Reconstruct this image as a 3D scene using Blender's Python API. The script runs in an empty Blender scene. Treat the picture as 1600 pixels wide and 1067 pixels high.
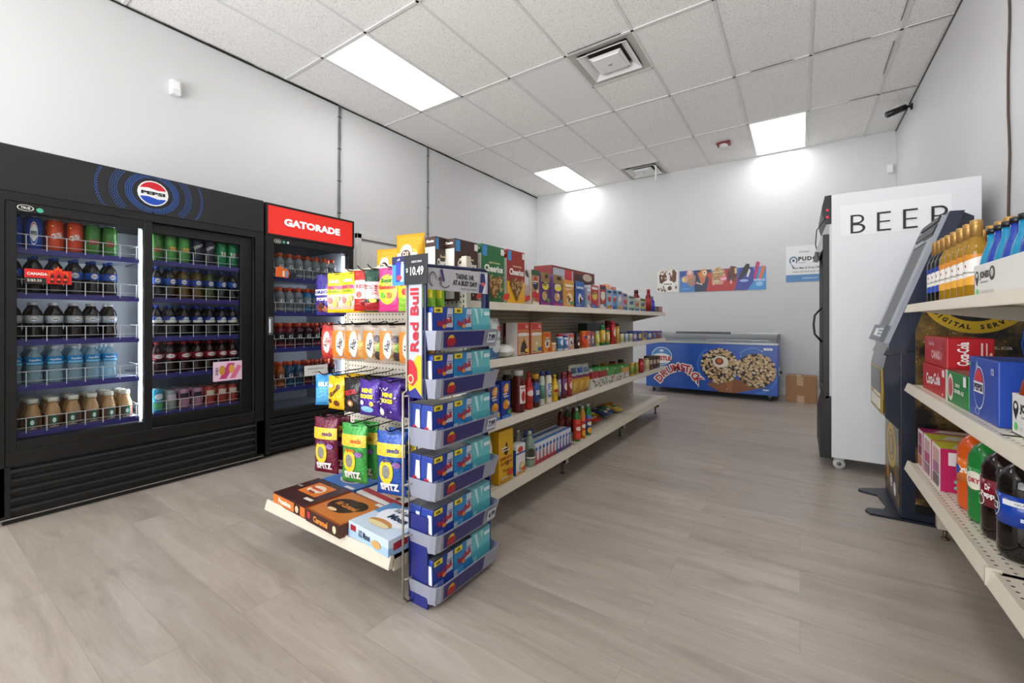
import bpy, math, random
from math import sin, cos, pi, radians as R
from mathutils import Vector, Matrix
random.seed(7)
SC = bpy.context.scene
COL = SC.collection
# ------------------------------------------------------------------ camera, world, light, exposure
EYE = 1.06; FPX = 666.0; YAW = math.atan2(450, 666)
cam = bpy.data.cameras.new('camera'); camo = bpy.data.objects.new('camera', cam); COL.objects.link(camo)
cam.sensor_width = 36; cam.lens = 36 * FPX / 1600; cam.shift_y = -32.5 / 1600; cam.clip_start = .02
camo.location = (0, 0, EYE); camo.rotation_euler = (pi / 2, 0, YAW)
SC.camera = camo
w = bpy.data.worlds.new('world'); SC.world = w; w.use_nodes = True
w.node_tree.nodes['Background'].inputs[0].default_value = (.9, .95, 1, 1)
w.node_tree.nodes['Background'].inputs[1].default_value = 1.0
SC.view_settings.view_transform = 'Standard'; SC.view_settings.look = 'None'
SC.view_settings.gamma = 1; SC.view_settings.use_curve_mapping = False
SC.view_settings.exposure = 0.30
LAMP = 5.2          # ceiling troffer emission
def area(name, loc, rot, sx, sy, watts, col=(1, 1, 1)):
    l = bpy.data.lights.new(name, 'AREA'); l.shape = 'RECTANGLE'; l.size = sx; l.size_y = sy; l.energy = watts; l.color = col
    o = bpy.data.objects.new(name, l); COL.objects.link(o); o.location = loc; o.rotation_euler = rot
    return o
area('added_front_fill', (-2.0, -2.66, 1.55), (R(90), 0, 0), 3.0, 2.5, 90, (1, 1, 1))  # added fill light behind the camera, standing in for an assumed shop window
_l = area('added_upward_fill', (-1.95, -2.62, 1.5), (R(90 + 28), 0, 0), 3.4, 2.4, 55, (1, 1, 1)); _l.data.spread = R(95)  # added light tilted upward to brighten the ceiling, no known source
# ------------------------------------------------------------------ pixel helpers (1600x1067 photo)
_s, _c = sin(YAW), cos(YAW)
def ray(u, v):
    k = u - 800; return (-_s * FPX + _c * k, _c * FPX + _s * k, 501 - v)
def onX(u, v, X):
    D = ray(u, v); t = X / D[0]; return (D[1] * t, EYE + D[2] * t)      # -> (Y, z)
def onY(u, v, Y):
    D = ray(u, v); t = Y / D[1]; return (D[0] * t, EYE + D[2] * t)      # -> (X, z)
# ------------------------------------------------------------------ materials
_m = {}
def lin(h):
    h = h.lstrip('#'); o = []
    for i in (0, 2, 4):
        c = int(h[i:i + 2], 16) / 255; o.append(c / 12.92 if c <= .04045 else ((c + .055) / 1.055) ** 2.4)
    return (*o, 1)
def M(h, rough=.45, metal=0., coat=0., trans=0., emit=0.):
    k = (h, rough, metal, coat, trans, emit)
    if k in _m: return _m[k]
    m = bpy.data.materials.new('paint_' + h.lstrip('#')); m.use_nodes = True; b = m.node_tree.nodes['Principled BSDF']
    b.inputs['Base Color'].default_value = lin(h); b.inputs['Roughness'].default_value = rough; b.inputs['Metallic'].default_value = metal
    b.inputs['Coat Weight'].default_value = coat; b.inputs['Coat Roughness'].default_value = .05
    b.inputs['Transmission Weight'].default_value = trans
    if emit: b.inputs['Emission Color'].default_value = lin(h); b.inputs['Emission Strength'].default_value = emit
    m.diffuse_color = lin(h); _m[k] = m; return m
def P(h): return M(h, .4)            # print on card
def G(h): return M(h, .16)   # glossy plastic / film
_fm = {}
def FM(h):
    if h in _fm: return _fm[h]
    m = M(h, .27, .12, .0, .0, .0).copy(); m.name = 'foil_' + h.lstrip('#'); nt = m.node_tree; b = nt.nodes['Principled BSDF']
    tc = nt.nodes.new('ShaderNodeTexCoord'); n = nt.nodes.new('ShaderNodeTexNoise'); n.inputs['Scale'].default_value = 26; n.inputs['Detail'].default_value = 3; n.inputs['Distortion'].default_value = 1.2
    bp = nt.nodes.new('ShaderNodeBump'); bp.inputs['Strength'].default_value = .55; bp.inputs['Distance'].default_value = .012
    nt.links.new(tc.outputs['Object'], n.inputs['Vector']); nt.links.new(n.outputs[0], bp.inputs['Height']); nt.links.new(bp.outputs[0], b.inputs['Normal'])
    _fm[h] = m; return m
def nodemat(name):
    m = bpy.data.materials.new(name); m.use_nodes = True; nt = m.node_tree
    return m, nt, nt.nodes['Principled BSDF']
def N(nt, t, **kw):
    n = nt.nodes.new(t)
    for k, v in kw.items(): setattr(n, k, v)
    return n
def math_(nt, op, a, b=None):
    n = N(nt, 'ShaderNodeMath', operation=op)
    for i, x in enumerate((a, b)):
        if x is None: continue
        if isinstance(x, (int, float)): n.inputs[i].default_value = x
        else: nt.links.new(x, n.inputs[i])
    return n.outputs[0]
def glassmat():
    m = bpy.data.materials.new('clear_glass'); m.use_nodes = True; nt = m.node_tree; nt.nodes.clear()
    o = N(nt, 'ShaderNodeOutputMaterial'); mx = N(nt, 'ShaderNodeMixShader'); t = N(nt, 'ShaderNodeBsdfTransparent'); g = N(nt, 'ShaderNodeBsdfGlossy')
    t.inputs[0].default_value = (.95, .97, .97, 1); g.inputs['Roughness'].default_value = .02
    f = N(nt, 'ShaderNodeFresnel'); f.inputs[0].default_value = 1.2
    nt.links.new(f.outputs[0], mx.inputs[0]); nt.links.new(t.outputs[0], mx.inputs[1]); nt.links.new(g.outputs[0], mx.inputs[2]); nt.links.new(mx.outputs[0], o.inputs[0])
    return m
GLASS = glassmat()
def tinted(name, h, fac=.45, rough=.05):
    """clear plastic/glass holding liquid: part transparent tint, part glossy body"""
    m = bpy.data.materials.new(name); m.use_nodes = True; nt = m.node_tree; b = nt.nodes['Principled BSDF']; o = nt.nodes['Material Output']
    b.inputs['Base Color'].default_value = lin(h); b.inputs['Roughness'].default_value = rough; b.inputs['Coat Weight'].default_value = .5
    t = N(nt, 'ShaderNodeBsdfTransparent'); c = lin(h); t.inputs[0].default_value = tuple(min(1, .25 + .8 * x) for x in c[:3]) + (1,)
    mx = N(nt, 'ShaderNodeMixShader'); mx.inputs[0].default_value = 1 - fac
    nt.links.new(t.outputs[0], mx.inputs[1]); nt.links.new(b.outputs[0], mx.inputs[2]); nt.links.new(mx.outputs[0], o.inputs[0])
    return m
T_WATER = tinted('clear_water_bottle', '#b9d6e2', .55)
T_CLEAR = tinted('clear_bottle_plastic', '#c6cdd2', .6)
T_WINE = tinted('golden_wine_glass', '#c99a1c', .25)
T_WINE2 = tinted('pale_gold_wine_glass', '#b98d1e', .35)
T_FILM = tinted('clear_candy_film', '#cdbfb0', .4, .15)
def pegmat(name, base, sp, r, dark='#1d1b18', axes='XZ'):
    m, nt, b = nodemat(name); tc = N(nt, 'ShaderNodeTexCoord'); sx = N(nt, 'ShaderNodeSeparateXYZ'); nt.links.new(tc.outputs['Object'], sx.inputs[0])
    ds = []
    for a in axes:
        f = math_(nt, 'FRACT', math_(nt, 'DIVIDE', math_(nt, 'ADD', sx.outputs[a], 50.0), sp)); d = math_(nt, 'SUBTRACT', f, .5); ds.append(math_(nt, 'MULTIPLY', d, d))
    d = math_(nt, 'LESS_THAN', math_(nt, 'ADD', ds[0], ds[1]), (r / sp) ** 2)
    mx = N(nt, 'ShaderNodeMix', data_type='RGBA'); mx.inputs['A'].default_value = lin(base); mx.inputs['B'].default_value = lin(dark)
    nt.links.new(d, mx.inputs['Factor']); nt.links.new(mx.outputs['Result'], b.inputs['Base Color']); b.inputs['Roughness'].default_value = .4
    return m
CREAM = '#d9d0bf'
M_CREAM = M(CREAM, .35)
PEG = pegmat('cream_pegboard', '#ddd6c8', .0254, .0042)
PEGB = pegmat('cream_pegboard_side', '#cfc7b6', .0254, .0050, axes='YZ')
PERF = pegmat('perforated_deck', '#d9d0bf', .03, .0045, '#3a342c', axes='XY')
def floormat():
    m, nt, b = nodemat('grey_oak_vinyl_plank'); L = nt.links.new
    tc = N(nt, 'ShaderNodeTexCoord'); br = N(nt, 'ShaderNodeTexBrick'); br.offset = .37; br.offset_frequency = 2
    L(tc.outputs['Object'], br.inputs['Vector'])
    br.inputs['Color1'].default_value = (.0, .0, .0, 1); br.inputs['Color2'].default_value = (1, 1, 1, 1); br.inputs['Mortar'].default_value = (.5, .5, .5, 1)
    br.inputs['Scale'].default_value = 1; br.inputs['Mortar Size'].default_value = .0012; br.inputs['Mortar Smooth'].default_value = .3
    br.inputs['Brick Width'].default_value = 1.22; br.inputs['Row Height'].default_value = .182
    # grain offset per plank so the figure differs on each board
    mp = N(nt, 'ShaderNodeVectorMath', operation='MULTIPLY'); mp.inputs[1].default_value = (1.6, 11, 1)
    sc = N(nt, 'ShaderNodeVectorMath', operation='SCALE'); sc.inputs['Scale'].default_value = 37; L(br.outputs['Color'], sc.inputs[0])
    ad = N(nt, 'ShaderNodeVectorMath', operation='ADD'); L(tc.outputs['Object'], mp.inputs[0]); L(mp.outputs[0], ad.inputs[0]); L(sc.outputs[0], ad.inputs[1])
    n1 = N(nt, 'ShaderNodeTexNoise'); n1.inputs['Scale'].default_value = 1.0; n1.inputs['Detail'].default_value = 9; n1.inputs['Roughness'].default_value = .62; n1.inputs['Distortion'].default_value = .9
    L(ad.outputs[0], n1.inputs['Vector'])
    mp2 = N(nt, 'ShaderNodeVectorMath', operation='MULTIPLY'); mp2.inputs[1].default_value = (9, 130, 1); L(tc.outputs['Object'], mp2.inputs[0])
    n2 = N(nt, 'ShaderNodeTexNoise'); n2.inputs['Scale'].default_value = 1; n2.inputs['Detail'].default_value = 3; L(mp2.outputs[0], n2.inputs['Vector'])
    mp3 = N(nt, 'ShaderNodeVectorMath', operation='MULTIPLY'); mp3.inputs[1].default_value = (3.2, 9, 1); L(tc.outputs['Object'], mp3.inputs[0])
    n3 = N(nt, 'ShaderNodeTexNoise'); n3.inputs['Scale'].default_value = 1; n3.inputs['Detail'].default_value = 6; L(mp3.outputs[0], n3.inputs['Vector'])
    cr = N(nt, 'ShaderNodeValToRGB'); L(n1.outputs[0], cr.inputs[0]); e = cr.color_ramp.elements
    e[0].position = .30; e[0].color = lin('#978d83'); e[1].position = .72; e[1].color = lin('#b1a89f')
    k = cr.color_ramp.elements.new(.48); k.color = lin('#a59a8f')
    c3 = N(nt, 'ShaderNodeValToRGB'); L(n3.outputs[0], c3.inputs[0]); c3.color_ramp.elements[0].position = .28; c3.color_ramp.elements[0].color = (.80, .78, .76, 1); c3.color_ramp.elements[1].position = .40; c3.color_ramp.elements[1].color = (1, 1, 1, 1)
    m1 = N(nt, 'ShaderNodeMix', data_type='RGBA', blend_type='MULTIPLY'); m1.inputs['Factor'].default_value = .8; L(cr.outputs[0], m1.inputs['A']); L(c3.outputs[0], m1.inputs['B'])
    # fine streaks
    st = math_(nt, 'MULTIPLY_ADD', n2.outputs[0], .28); st.node.inputs[2].default_value = .86
    pv = math_(nt, 'MULTIPLY_ADD', N(nt, 'ShaderNodeRGBToBW').outputs[0], .17); bw = pv.node.inputs[0].links[0].from_node; L(br.outputs['Color'], bw.inputs[0]); pv.node.inputs[2].default_value = .93
    v = math_(nt, 'MULTIPLY', st, pv)
    mor = math_(nt, 'MULTIPLY_ADD', br.outputs['Fac'], -.22); mor.node.inputs[2].default_value = 1
    v = math_(nt, 'MULTIPLY', v, mor)
    m2 = N(nt, 'ShaderNodeVectorMath', operation='SCALE'); L(m1.outputs['Result'], m2.inputs[0]); L(v, m2.inputs['Scale'])
    L(m2.outputs[0], b.inputs['Base Color']); b.inputs['Roughness'].default_value = .34; b.inputs['Specular IOR Level'].default_value = .6
    bp = N(nt, 'ShaderNodeBump'); bp.inputs['Strength'].default_value = .12; bp.inputs['Distance'].default_value = .002; L(n2.outputs[0], bp.inputs['Height']); L(bp.outputs[0], b.inputs['Normal'])
    return m
def tilemat():
    m, nt, b = nodemat('speckled_acoustic_tile'); L = nt.links.new
    tc = N(nt, 'ShaderNodeTexCoord'); n = N(nt, 'ShaderNodeTexVoronoi'); n.inputs['Scale'].default_value = 130; L(tc.outputs['Object'], n.inputs['Vector'])
    n2 = N(nt, 'ShaderNodeTexNoise'); n2.inputs['Scale'].default_value = 85; n2.inputs['Detail'].default_value = 6; n2.inputs['Roughness'].default_value = .75; L(tc.outputs['Object'], n2.inputs['Vector'])
    cr = N(nt, 'ShaderNodeValToRGB'); L(n2.outputs[0], cr.inputs[0]); e = cr.color_ramp.elements; e[0].position = .33; e[0].color = lin('#b4b3af'); e[1].position = .48; e[1].color = lin('#f4f3f1')
    pits = math_(nt, 'GREATER_THAN', n.outputs['Distance'], .16); pf = math_(nt, 'MULTIPLY_ADD', pits, .3); pf.node.inputs[2].default_value = .7
    s = N(nt, 'ShaderNodeVectorMath', operation='SCALE'); L(cr.outputs[0], s.inputs[0]); L(pf, s.inputs['Scale']); L(s.outputs[0], b.inputs['Base Color'])
    b.inputs['Roughness'].default_value = .9
    return m
def wallmat():
    m, nt, b = nodemat('white_wall_paint'); L = nt.links.new
    tc = N(nt, 'ShaderNodeTexCoord'); n = N(nt, 'ShaderNodeTexNoise'); n.inputs['Scale'].default_value = 140; n.inputs['Detail'].default_value = 3; L(tc.outputs['Object'], n.inputs['Vector'])
    bp = N(nt, 'ShaderNodeBump'); bp.inputs['Strength'].default_value = .06; bp.inputs['Distance'].default_value = .002; L(n.outputs[0], bp.inputs['Height']); L(bp.outputs[0], b.inputs['Normal'])
    n2 = N(nt, 'ShaderNodeTexNoise'); n2.inputs['Scale'].default_value = 1.3; n2.inputs['Detail'].default_value = 5; L(tc.outputs['Object'], n2.inputs['Vector'])
    cr = N(nt, 'ShaderNodeValToRGB'); L(n2.outputs[0], cr.inputs[0]); e = cr.color_ramp.elements; e[0].color = lin('#d4d4d5'); e[1].color = lin('#dadadb')
    L(cr.outputs[0], b.inputs['Base Color']); b.inputs['Roughness'].default_value = .55; b.inputs['Specular IOR Level'].default_value = .3
    return m
# ------------------------------------------------------------------ mesh builder
_txt = {}
def textdata(s, bold=.0, sp=1.0):
    k = (s, bold, sp)
    if k in _txt: return _txt[k]
    c = bpy.data.curves.new('t', 'FONT'); c.body = s; c.size = 1; c.resolution_u = 2; c.offset = bold; c.space_character = sp
    o = bpy.data.objects.new('t', c); COL.objects.link(o)
    me = bpy.data.meshes.new_from_object(o.evaluated_get(bpy.context.evaluated_depsgraph_get()))
    vs = [(v.co.x, v.co.y) for v in me.vertices]; fs = [tuple(p.vertices) for p in me.polygons]
    bpy.data.objects.remove(o); bpy.data.curves.remove(c); bpy.data.meshes.remove(me)
    if vs:
        x0 = min(v[0] for v in vs); x1 = max(v[0] for v in vs); y0 = min(v[1] for v in vs); y1 = max(v[1] for v in vs)
        vs = [(v[0] - (x0 + x1) / 2, v[1] - (y0 + y1) / 2) for v in vs]; dim = (x1 - x0, y1 - y0)
    else: dim = (1, 1)
    _txt[k] = (vs, fs, dim); return _txt[k]
class Frame:
    """flat print area; W,H in metres; P(u,v,k) in 0..1 face coordinates, layer k"""
    n = 1
    def __init__(s, o, x, y, W, H, eps=.0006):
        s.o = Vector(o); s.x = Vector(x).normalized(); s.y = Vector(y).normalized(); s.W = W; s.H = H; s.z = s.x.cross(s.y); s.e = eps
    def P(s, u, v, k): return s.o + s.x * (u * s.W) + s.y * (v * s.H) + s.z * (s.e * (k + 1))
class CylFrame:
    """print area wrapped on a cylinder of radius r, centred on -Y, spanning 'ang' degrees"""
    n = 10
    def __init__(s, r, z0, z1, ang=150, eps=.0005, cx=0, cy=0, turn=0):
        s.r = r; s.z0 = z0; s.H = z1 - z0; s.a = R(ang); s.W = s.a * r; s.e = eps; s.c = (cx, cy); s.t = R(turn)
    def P(s, u, v, k):
        a = -pi / 2 + (u - .5) * s.a + s.t; r = s.r + s.e * (k + 1)
        return Vector((s.c[0] + r * cos(a), s.c[1] + r * sin(a), s.z0 + v * s.H))
class BagFrame:
    n = 8
    def __init__(s, W, H, T, sgn=-1, z0=0, eps=.001): s.W, s.H, s.T, s.sg, s.z0, s.e = W, H, T, sgn, z0, eps
    def P(s, u, v, k):
        t = bagt(u, v) * s.T / 2; x = (u - .5) * s.W * (1 if s.sg < 0 else -1)
        return Vector((x, s.sg * (t + s.e * (k + 1)), s.z0 + v * s.H))
def bagt(u, v):
    u = min(max(u, 0), 1); v = min(max(v, 0), 1)
    a = max(0, 1 - abs(2 * u - 1) ** 2.6); vv = (v - .06) / .88; b = 0 if vv <= 0 or vv >= 1 else max(0, 1 - abs(2 * vv - 1) ** 3)
    return (a * b) ** .6 + .02
class B:
    def __init__(s): s.v = []; s.f = []; s.mi = []; s.sm = []; s.mats = []
    def m(s, mat):
        if isinstance(mat, str): mat = P(mat)
        if mat not in s.mats: s.mats.append(mat)
        return s.mats.index(mat)
    def add(s, vs, fs, mat, smooth=False):
        o = len(s.v); s.v += [tuple(v) for v in vs]; k = s.m(mat)
        for f in fs: s.f.append(tuple(i + o for i in f)); s.mi.append(k); s.sm.append(smooth)
        return s
    def box(s, x0, x1, y0, y1, z0, z1, mat, bv=0, M4=None):
        if x0 > x1: x0, x1 = x1, x0
        if y0 > y1: y0, y1 = y1, y0
        if z0 > z1: z0, z1 = z1, z0
        if not bv:
            vs = [(x, y, z) for z in (z0, z1) for y in (y0, y1) for x in (x0, x1)]
            fs = [(0, 2, 3, 1), (4, 5, 7, 6), (0, 1, 5, 4), (2, 6, 7, 3), (0, 4, 6, 2), (1, 3, 7, 5)]
        else:
            import bmesh
            bm = bmesh.new(); bmesh.ops.create_cube(bm, size=1)
            for v in bm.verts: v.co = ((x0 + x1) / 2 + v.co.x * (x1 - x0), (y0 + y1) / 2 + v.co.y * (y1 - y0), (z0 + z1) / 2 + v.co.z * (z1 - z0))
            bmesh.ops.bevel(bm, geom=bm.edges[:], offset=min(bv, .49 * min(x1 - x0, y1 - y0, z1 - z0)), segments=2, profile=.5, affect='EDGES')
            bm.verts.index_update(); vs = [v.co[:] for v in bm.verts]; fs = [tuple(v.index for v in f.verts) for f in bm.faces]; bm.free()
        if M4: vs = [M4 @ Vector(v) for v in vs]
        return s.add(vs, fs, mat)
    def lathe(s, prof, mat, seg=20, c=(0, 0, 0), M4=None, sx=1, sy=1):
        vs = []; fs = []; n = len(prof)
        for i in range(seg):
            a = 2 * pi * i / seg
            for r, z in prof: vs.append((c[0] + r * cos(a) * sx, c[1] + r * sin(a) * sy, c[2] + z))
        for i in range(seg):
            j = (i + 1) % seg
            for k in range(n - 1): fs.append((i * n + k, j * n + k, j * n + k + 1, i * n + k + 1))
        if prof[0][0] > 1e-5: fs.append(tuple(i * n for i in reversed(range(seg))))
        if prof[-1][0] > 1e-5: fs.append(tuple(i * n + n - 1 for i in range(seg)))
        if M4: vs = [M4 @ Vector(v) for v in vs]
        return s.add(vs, fs, mat, True)
    def cyl(s, p0, p1, r, mat, seg=10): return s.tube([p0, p1], r, mat, seg)
    def tube(s, pts, r, mat, seg=8):
        pts = [Vector(p) for p in pts]; vs = []; fs = []; n = len(pts)
        d0 = (pts[1] - pts[0]).normalized(); up = Vector((0, 0, 1)) if abs(d0.z) < .9 else Vector((1, 0, 0)); a = d0.cross(up).normalized()
        for i, p in enumerate(pts):
            d = ((pts[min(i + 1, n - 1)] - pts[max(i - 1, 0)])).normalized(); a = (a - d * a.dot(d)).normalized(); b = d.cross(a)
            for k in range(seg):
                t = 2 * pi * k / seg; vs.append(p + a * (r * cos(t)) + b * (r * sin(t)))
        for i in range(n - 1):
            for k in range(seg): fs.append((i * seg + k, i * seg + (k + 1) % seg, (i + 1) * seg + (k + 1) % seg, (i + 1) * seg + k))
        fs.append(tuple(reversed(range(seg)))); fs.append(tuple((n - 1) * seg + k for k in range(seg)))
        return s.add(vs, fs, mat, seg > 5)
    def prism(s, pts, ax, a0, a1, mat):
        """pts 2D outline in the two other axes; ax 'x','y','z'"""
        def mk(p, t): return {'x': (t, p[0], p[1]), 'y': (p[0], t, p[1]), 'z': (p[0], p[1], t)}[ax]
        n = len(pts); vs = [mk(p, a0) for p in pts] + [mk(p, a1) for p in pts]
        fs = [tuple(range(n)), tuple(reversed(range(n, 2 * n)))] + [(i, i + n, (i + 1) % n + n, (i + 1) % n) for i in range(n)]
        return s.add(vs, fs, mat)
    def sph(s, c, r, mat, n=8, sx=1, sy=1, sz=1):
        return s.lathe([(r * sin(pi * i / n), -r * cos(pi * i / n) * sz) for i in range(n + 1)], mat, n * 2, c, sx=sx, sy=sy)
    # prints
    def pr(s, F, items, k0=0):
        for k, it in enumerate(items, k0):
            t = it[0]
            if t == 'r':
                u0, v0, u1, v1, col = it[1:6]; n = F.n; ny = n if isinstance(F, BagFrame) else 1
                vs = [F.P(u0 + (u1 - u0) * i / n, v0 + (v1 - v0) * j / ny, k) for j in range(ny + 1) for i in range(n + 1)]
                s.add(vs, [(j * (n + 1) + i, j * (n + 1) + i + 1, (j + 1) * (n + 1) + i + 1, (j + 1) * (n + 1) + i) for j in range(ny) for i in range(n)], col, n > 1)
            elif t == 'e':
                cu, cv, ru, rv, col = it[1:6]; q = 18; rings = 1 if F.n == 1 else 3; vs = [F.P(cu, cv, k)]; fs = []
                for g in range(1, rings + 1):
                    for i in range(q): a = 2 * pi * i / q; vs.append(F.P(cu + ru * cos(a) * g / rings, cv + rv * sin(a) * g / rings, k))
                fs += [(0, 1 + i, 1 + (i + 1) % q) for i in range(q)]
                for g in range(rings - 1):
                    o = 1 + g * q; fs += [(o + i, o + q + i, o + q + (i + 1) % q, o + (i + 1) % q) for i in range(q)]
                s.add(vs, fs, col, F.n > 1)
            elif t == 'p':
                s.add([F.P(u, v, k) for u, v in it[1]], [tuple(range(len(it[1])))], it[2])
            elif t == 'ring':
                cu, cv, ru, rv, th, col = it[1:7]; q = 40; a0, a1 = (it[7], it[8]) if len(it) > 7 else (0, 360); vs = []
                for i in range(q + 1):
                    a = R(a0 + (a1 - a0) * i / q)
                    vs += [F.P(cu + ru * cos(a), cv + rv * sin(a), k), F.P(cu + ru * (1 - th) * cos(a), cv + rv * (1 - th) * sin(a), k)]
                s.add(vs, [(2 * i, 2 * i + 2, 2 * i + 3, 2 * i + 1) for i in range(q)], col)
            elif t == 't':
                _, st, cu, cv, h, col = it[:6]; kw = it[6] if len(it) > 6 else {}
                vs, fs, dim = textdata(st, kw.get('b', .01), kw.get('sp', 1)); rot = R(kw.get('rot', 0))
                sy = h * F.H / dim[1]; sx = sy * kw.get('sx', 1)
                if 'hm' in kw: sy = kw['hm'] / dim[1]; sx = kw['wm'] / dim[0]
                if 'w' in kw: sx = kw['w'] * (F.W if abs(sin(rot)) < .7 or kw.get('wu') else F.H) / dim[0]
                out = []
                for x, y in vs:
                    X, Y = x * sx, y * sy; X, Y = X * cos(rot) - Y * sin(rot), X * sin(rot) + Y * cos(rot)
                    out.append(F.P(cu + X / F.W, cv + Y / F.H, k))
                s.add(out, fs, col)
        return s
    def obj(s, name, parent=None, loc=None, rz=0):
        me = bpy.data.meshes.new(name); me.from_pydata(s.v, [], s.f)
        for m in s.mats: me.materials.append(m)
        me.polygons.foreach_set('material_index', s.mi); me.polygons.foreach_set('use_smooth', s.sm); me.update()
        o = bpy.data.objects.new(name, me); COL.objects.link(o)
        if parent: o.parent = parent
        if loc: o.location = loc
        if rz: o.rotation_euler.z = rz
        return o
_lab = {}
def tag(o, label, cat, group=None):
    n = len(label.split())
    if not 4 <= n <= 16: print('LABELWORDS', n, label)
    if label in _lab: print('LABELDUP', label)
    _lab[label] = 1
    o['label'] = label; o['category'] = cat
    if group: o['group'] = group
    return o
def thing(name, label, cat, loc=(0, 0, 0), rz=0, group=None):
    o = bpy.data.objects.new(name, None); COL.objects.link(o); o.location = loc; o.rotation_euler.z = rz; o.empty_display_size = .05
    return tag(o, label, cat, group)
def struct(b, name):
    o = b.obj(name); o['kind'] = 'structure'; return o
def dup(o, parent=None):
    c = o.copy(); COL.objects.link(c); c.parent = parent
    for ch in list(o.children): dup(ch, c)
    return c
class Kit:
    """a prototype used once, then copied"""
    def __init__(s, make): s.make = make; s.o = None
    def put(s, loc, rz, label, cat, group=None):
        if s.o is None: s.o = o = s.make()
        else: o = dup(s.o)
        o.location = loc; o.rotation_euler.z = rz
        if 'group' in o: del o['group']
        return tag(o, label, cat, group)
ORD = ['first', 'second', 'third', 'fourth', 'fifth', 'sixth', 'seventh', 'eighth', 'ninth', 'tenth', 'eleventh', 'twelfth']
# ------------------------------------------------------------------ product builders (front faces local -Y, base at z=0)
def fr_front(w, d, h, e=.0006): return Frame((-w / 2, -d / 2, 0), (1, 0, 0), (0, 0, 1), w, h, e)
def fr_back(w, d, h): return Frame((w / 2, d / 2, 0), (-1, 0, 0), (0, 0, 1), w, h)
def fr_left(w, d, h): return Frame((-w / 2, d / 2, 0), (0, -1, 0), (0, 0, 1), d, h)
def fr_right(w, d, h): return Frame((w / 2, -d / 2, 0), (0, 1, 0), (0, 0, 1), d, h)
def fr_top(w, d, h): return Frame((-w / 2, -d / 2, h), (1, 0, 0), (0, 1, 0), w, d)
def carton(name, w, d, h, col, front=(), left=(), right=(), top=(), bv=.0015):
    b = B(); b.box(-w / 2, w / 2, -d / 2, d / 2, 0, h, col, bv)
    b.pr(fr_front(w, d, h), front); b.pr(fr_left(w, d, h), left); b.pr(fr_right(w, d, h), right); b.pr(fr_top(w, d, h), top)
    return b.obj(name)
SODA = [(.80, 0), (.97, .03), (1, .09), (.97, .22), (.86, .30), (.90, .38), (1, .44), (1, .62), (.98, .68), (.80, .78), (.45, .88), (.38, .905), (.38, .93)]
def bottle(name, Rr, H, mat, capcol, labcol, prints=(), prof=SODA, lab=(.44, .64), cap=(.42, .925, 1.0), capmat=None, seg=16, ang=160, turn=0):
    b = B(); b.lathe([(r * Rr, z * H) for r, z in prof], mat, seg); o = b.obj(name)
    c = B(); cr, c0, c1 = cap; c.lathe([(cr * Rr, c0 * H), (cr * Rr, (c1 - .008) * H), (cr * Rr * .85, c1 * H)], capmat or G(capcol), 14); c.obj('cap', o)
    if labcol:
        l = B(); r = Rr * 1.012; l.lathe([(Rr * .9, lab[0] * H), (r, lab[0] * H), (r, lab[1] * H), (Rr * .9, lab[1] * H)], G(labcol) if isinstance(labcol, str) else labcol, seg)
        l.pr(CylFrame(r, lab[0] * H, lab[1] * H, ang, turn=turn), prints); l.obj('label', o)
    return o
GLOBE = [('e', .5, .5, .17, .42, '#f2f2f2'), ('p', [(.5 + .155 * cos(R(a)), .5 + .38 * sin(R(a))) for a in range(25, 156, 13)], '#d0202e'),
         ('p', [(.5 + .155 * cos(R(a)), .5 + .38 * sin(R(a))) for a in range(205, 336, 13)], '#1d4fb4'), ('t', 'PEPSI', .5, .5, .17, '#0c0c14', {'w': .25, 'b': .04})]
def jar(name, Rr, H, mat, capcol, labcol, prints=(), lab=(.15, .75)):
    return bottle(name, Rr, H, mat, capcol, labcol, prints, [(.9, 0), (1, .03), (1, .80), (.86, .86), (.80, .87)], lab, (.86, .86, 1.0))
def can(name, Rr, H, col, prints=()):
    b = B(); sil = M('#b9bcc0', .25, .9)
    b.lathe([(Rr * .78, 0), (Rr, .06 * H), (Rr, .9 * H), (Rr * .84, .975 * H)], FM(col), 16); b.lathe([(Rr * .84, .975 * H), (Rr * .84, H), (Rr * .78, H), (Rr * .76, .985 * H)], sil, 16)
    b.pr(CylFrame(Rr, .06 * H, .9 * H, 150), prints)
    return b.obj(name)
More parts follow.
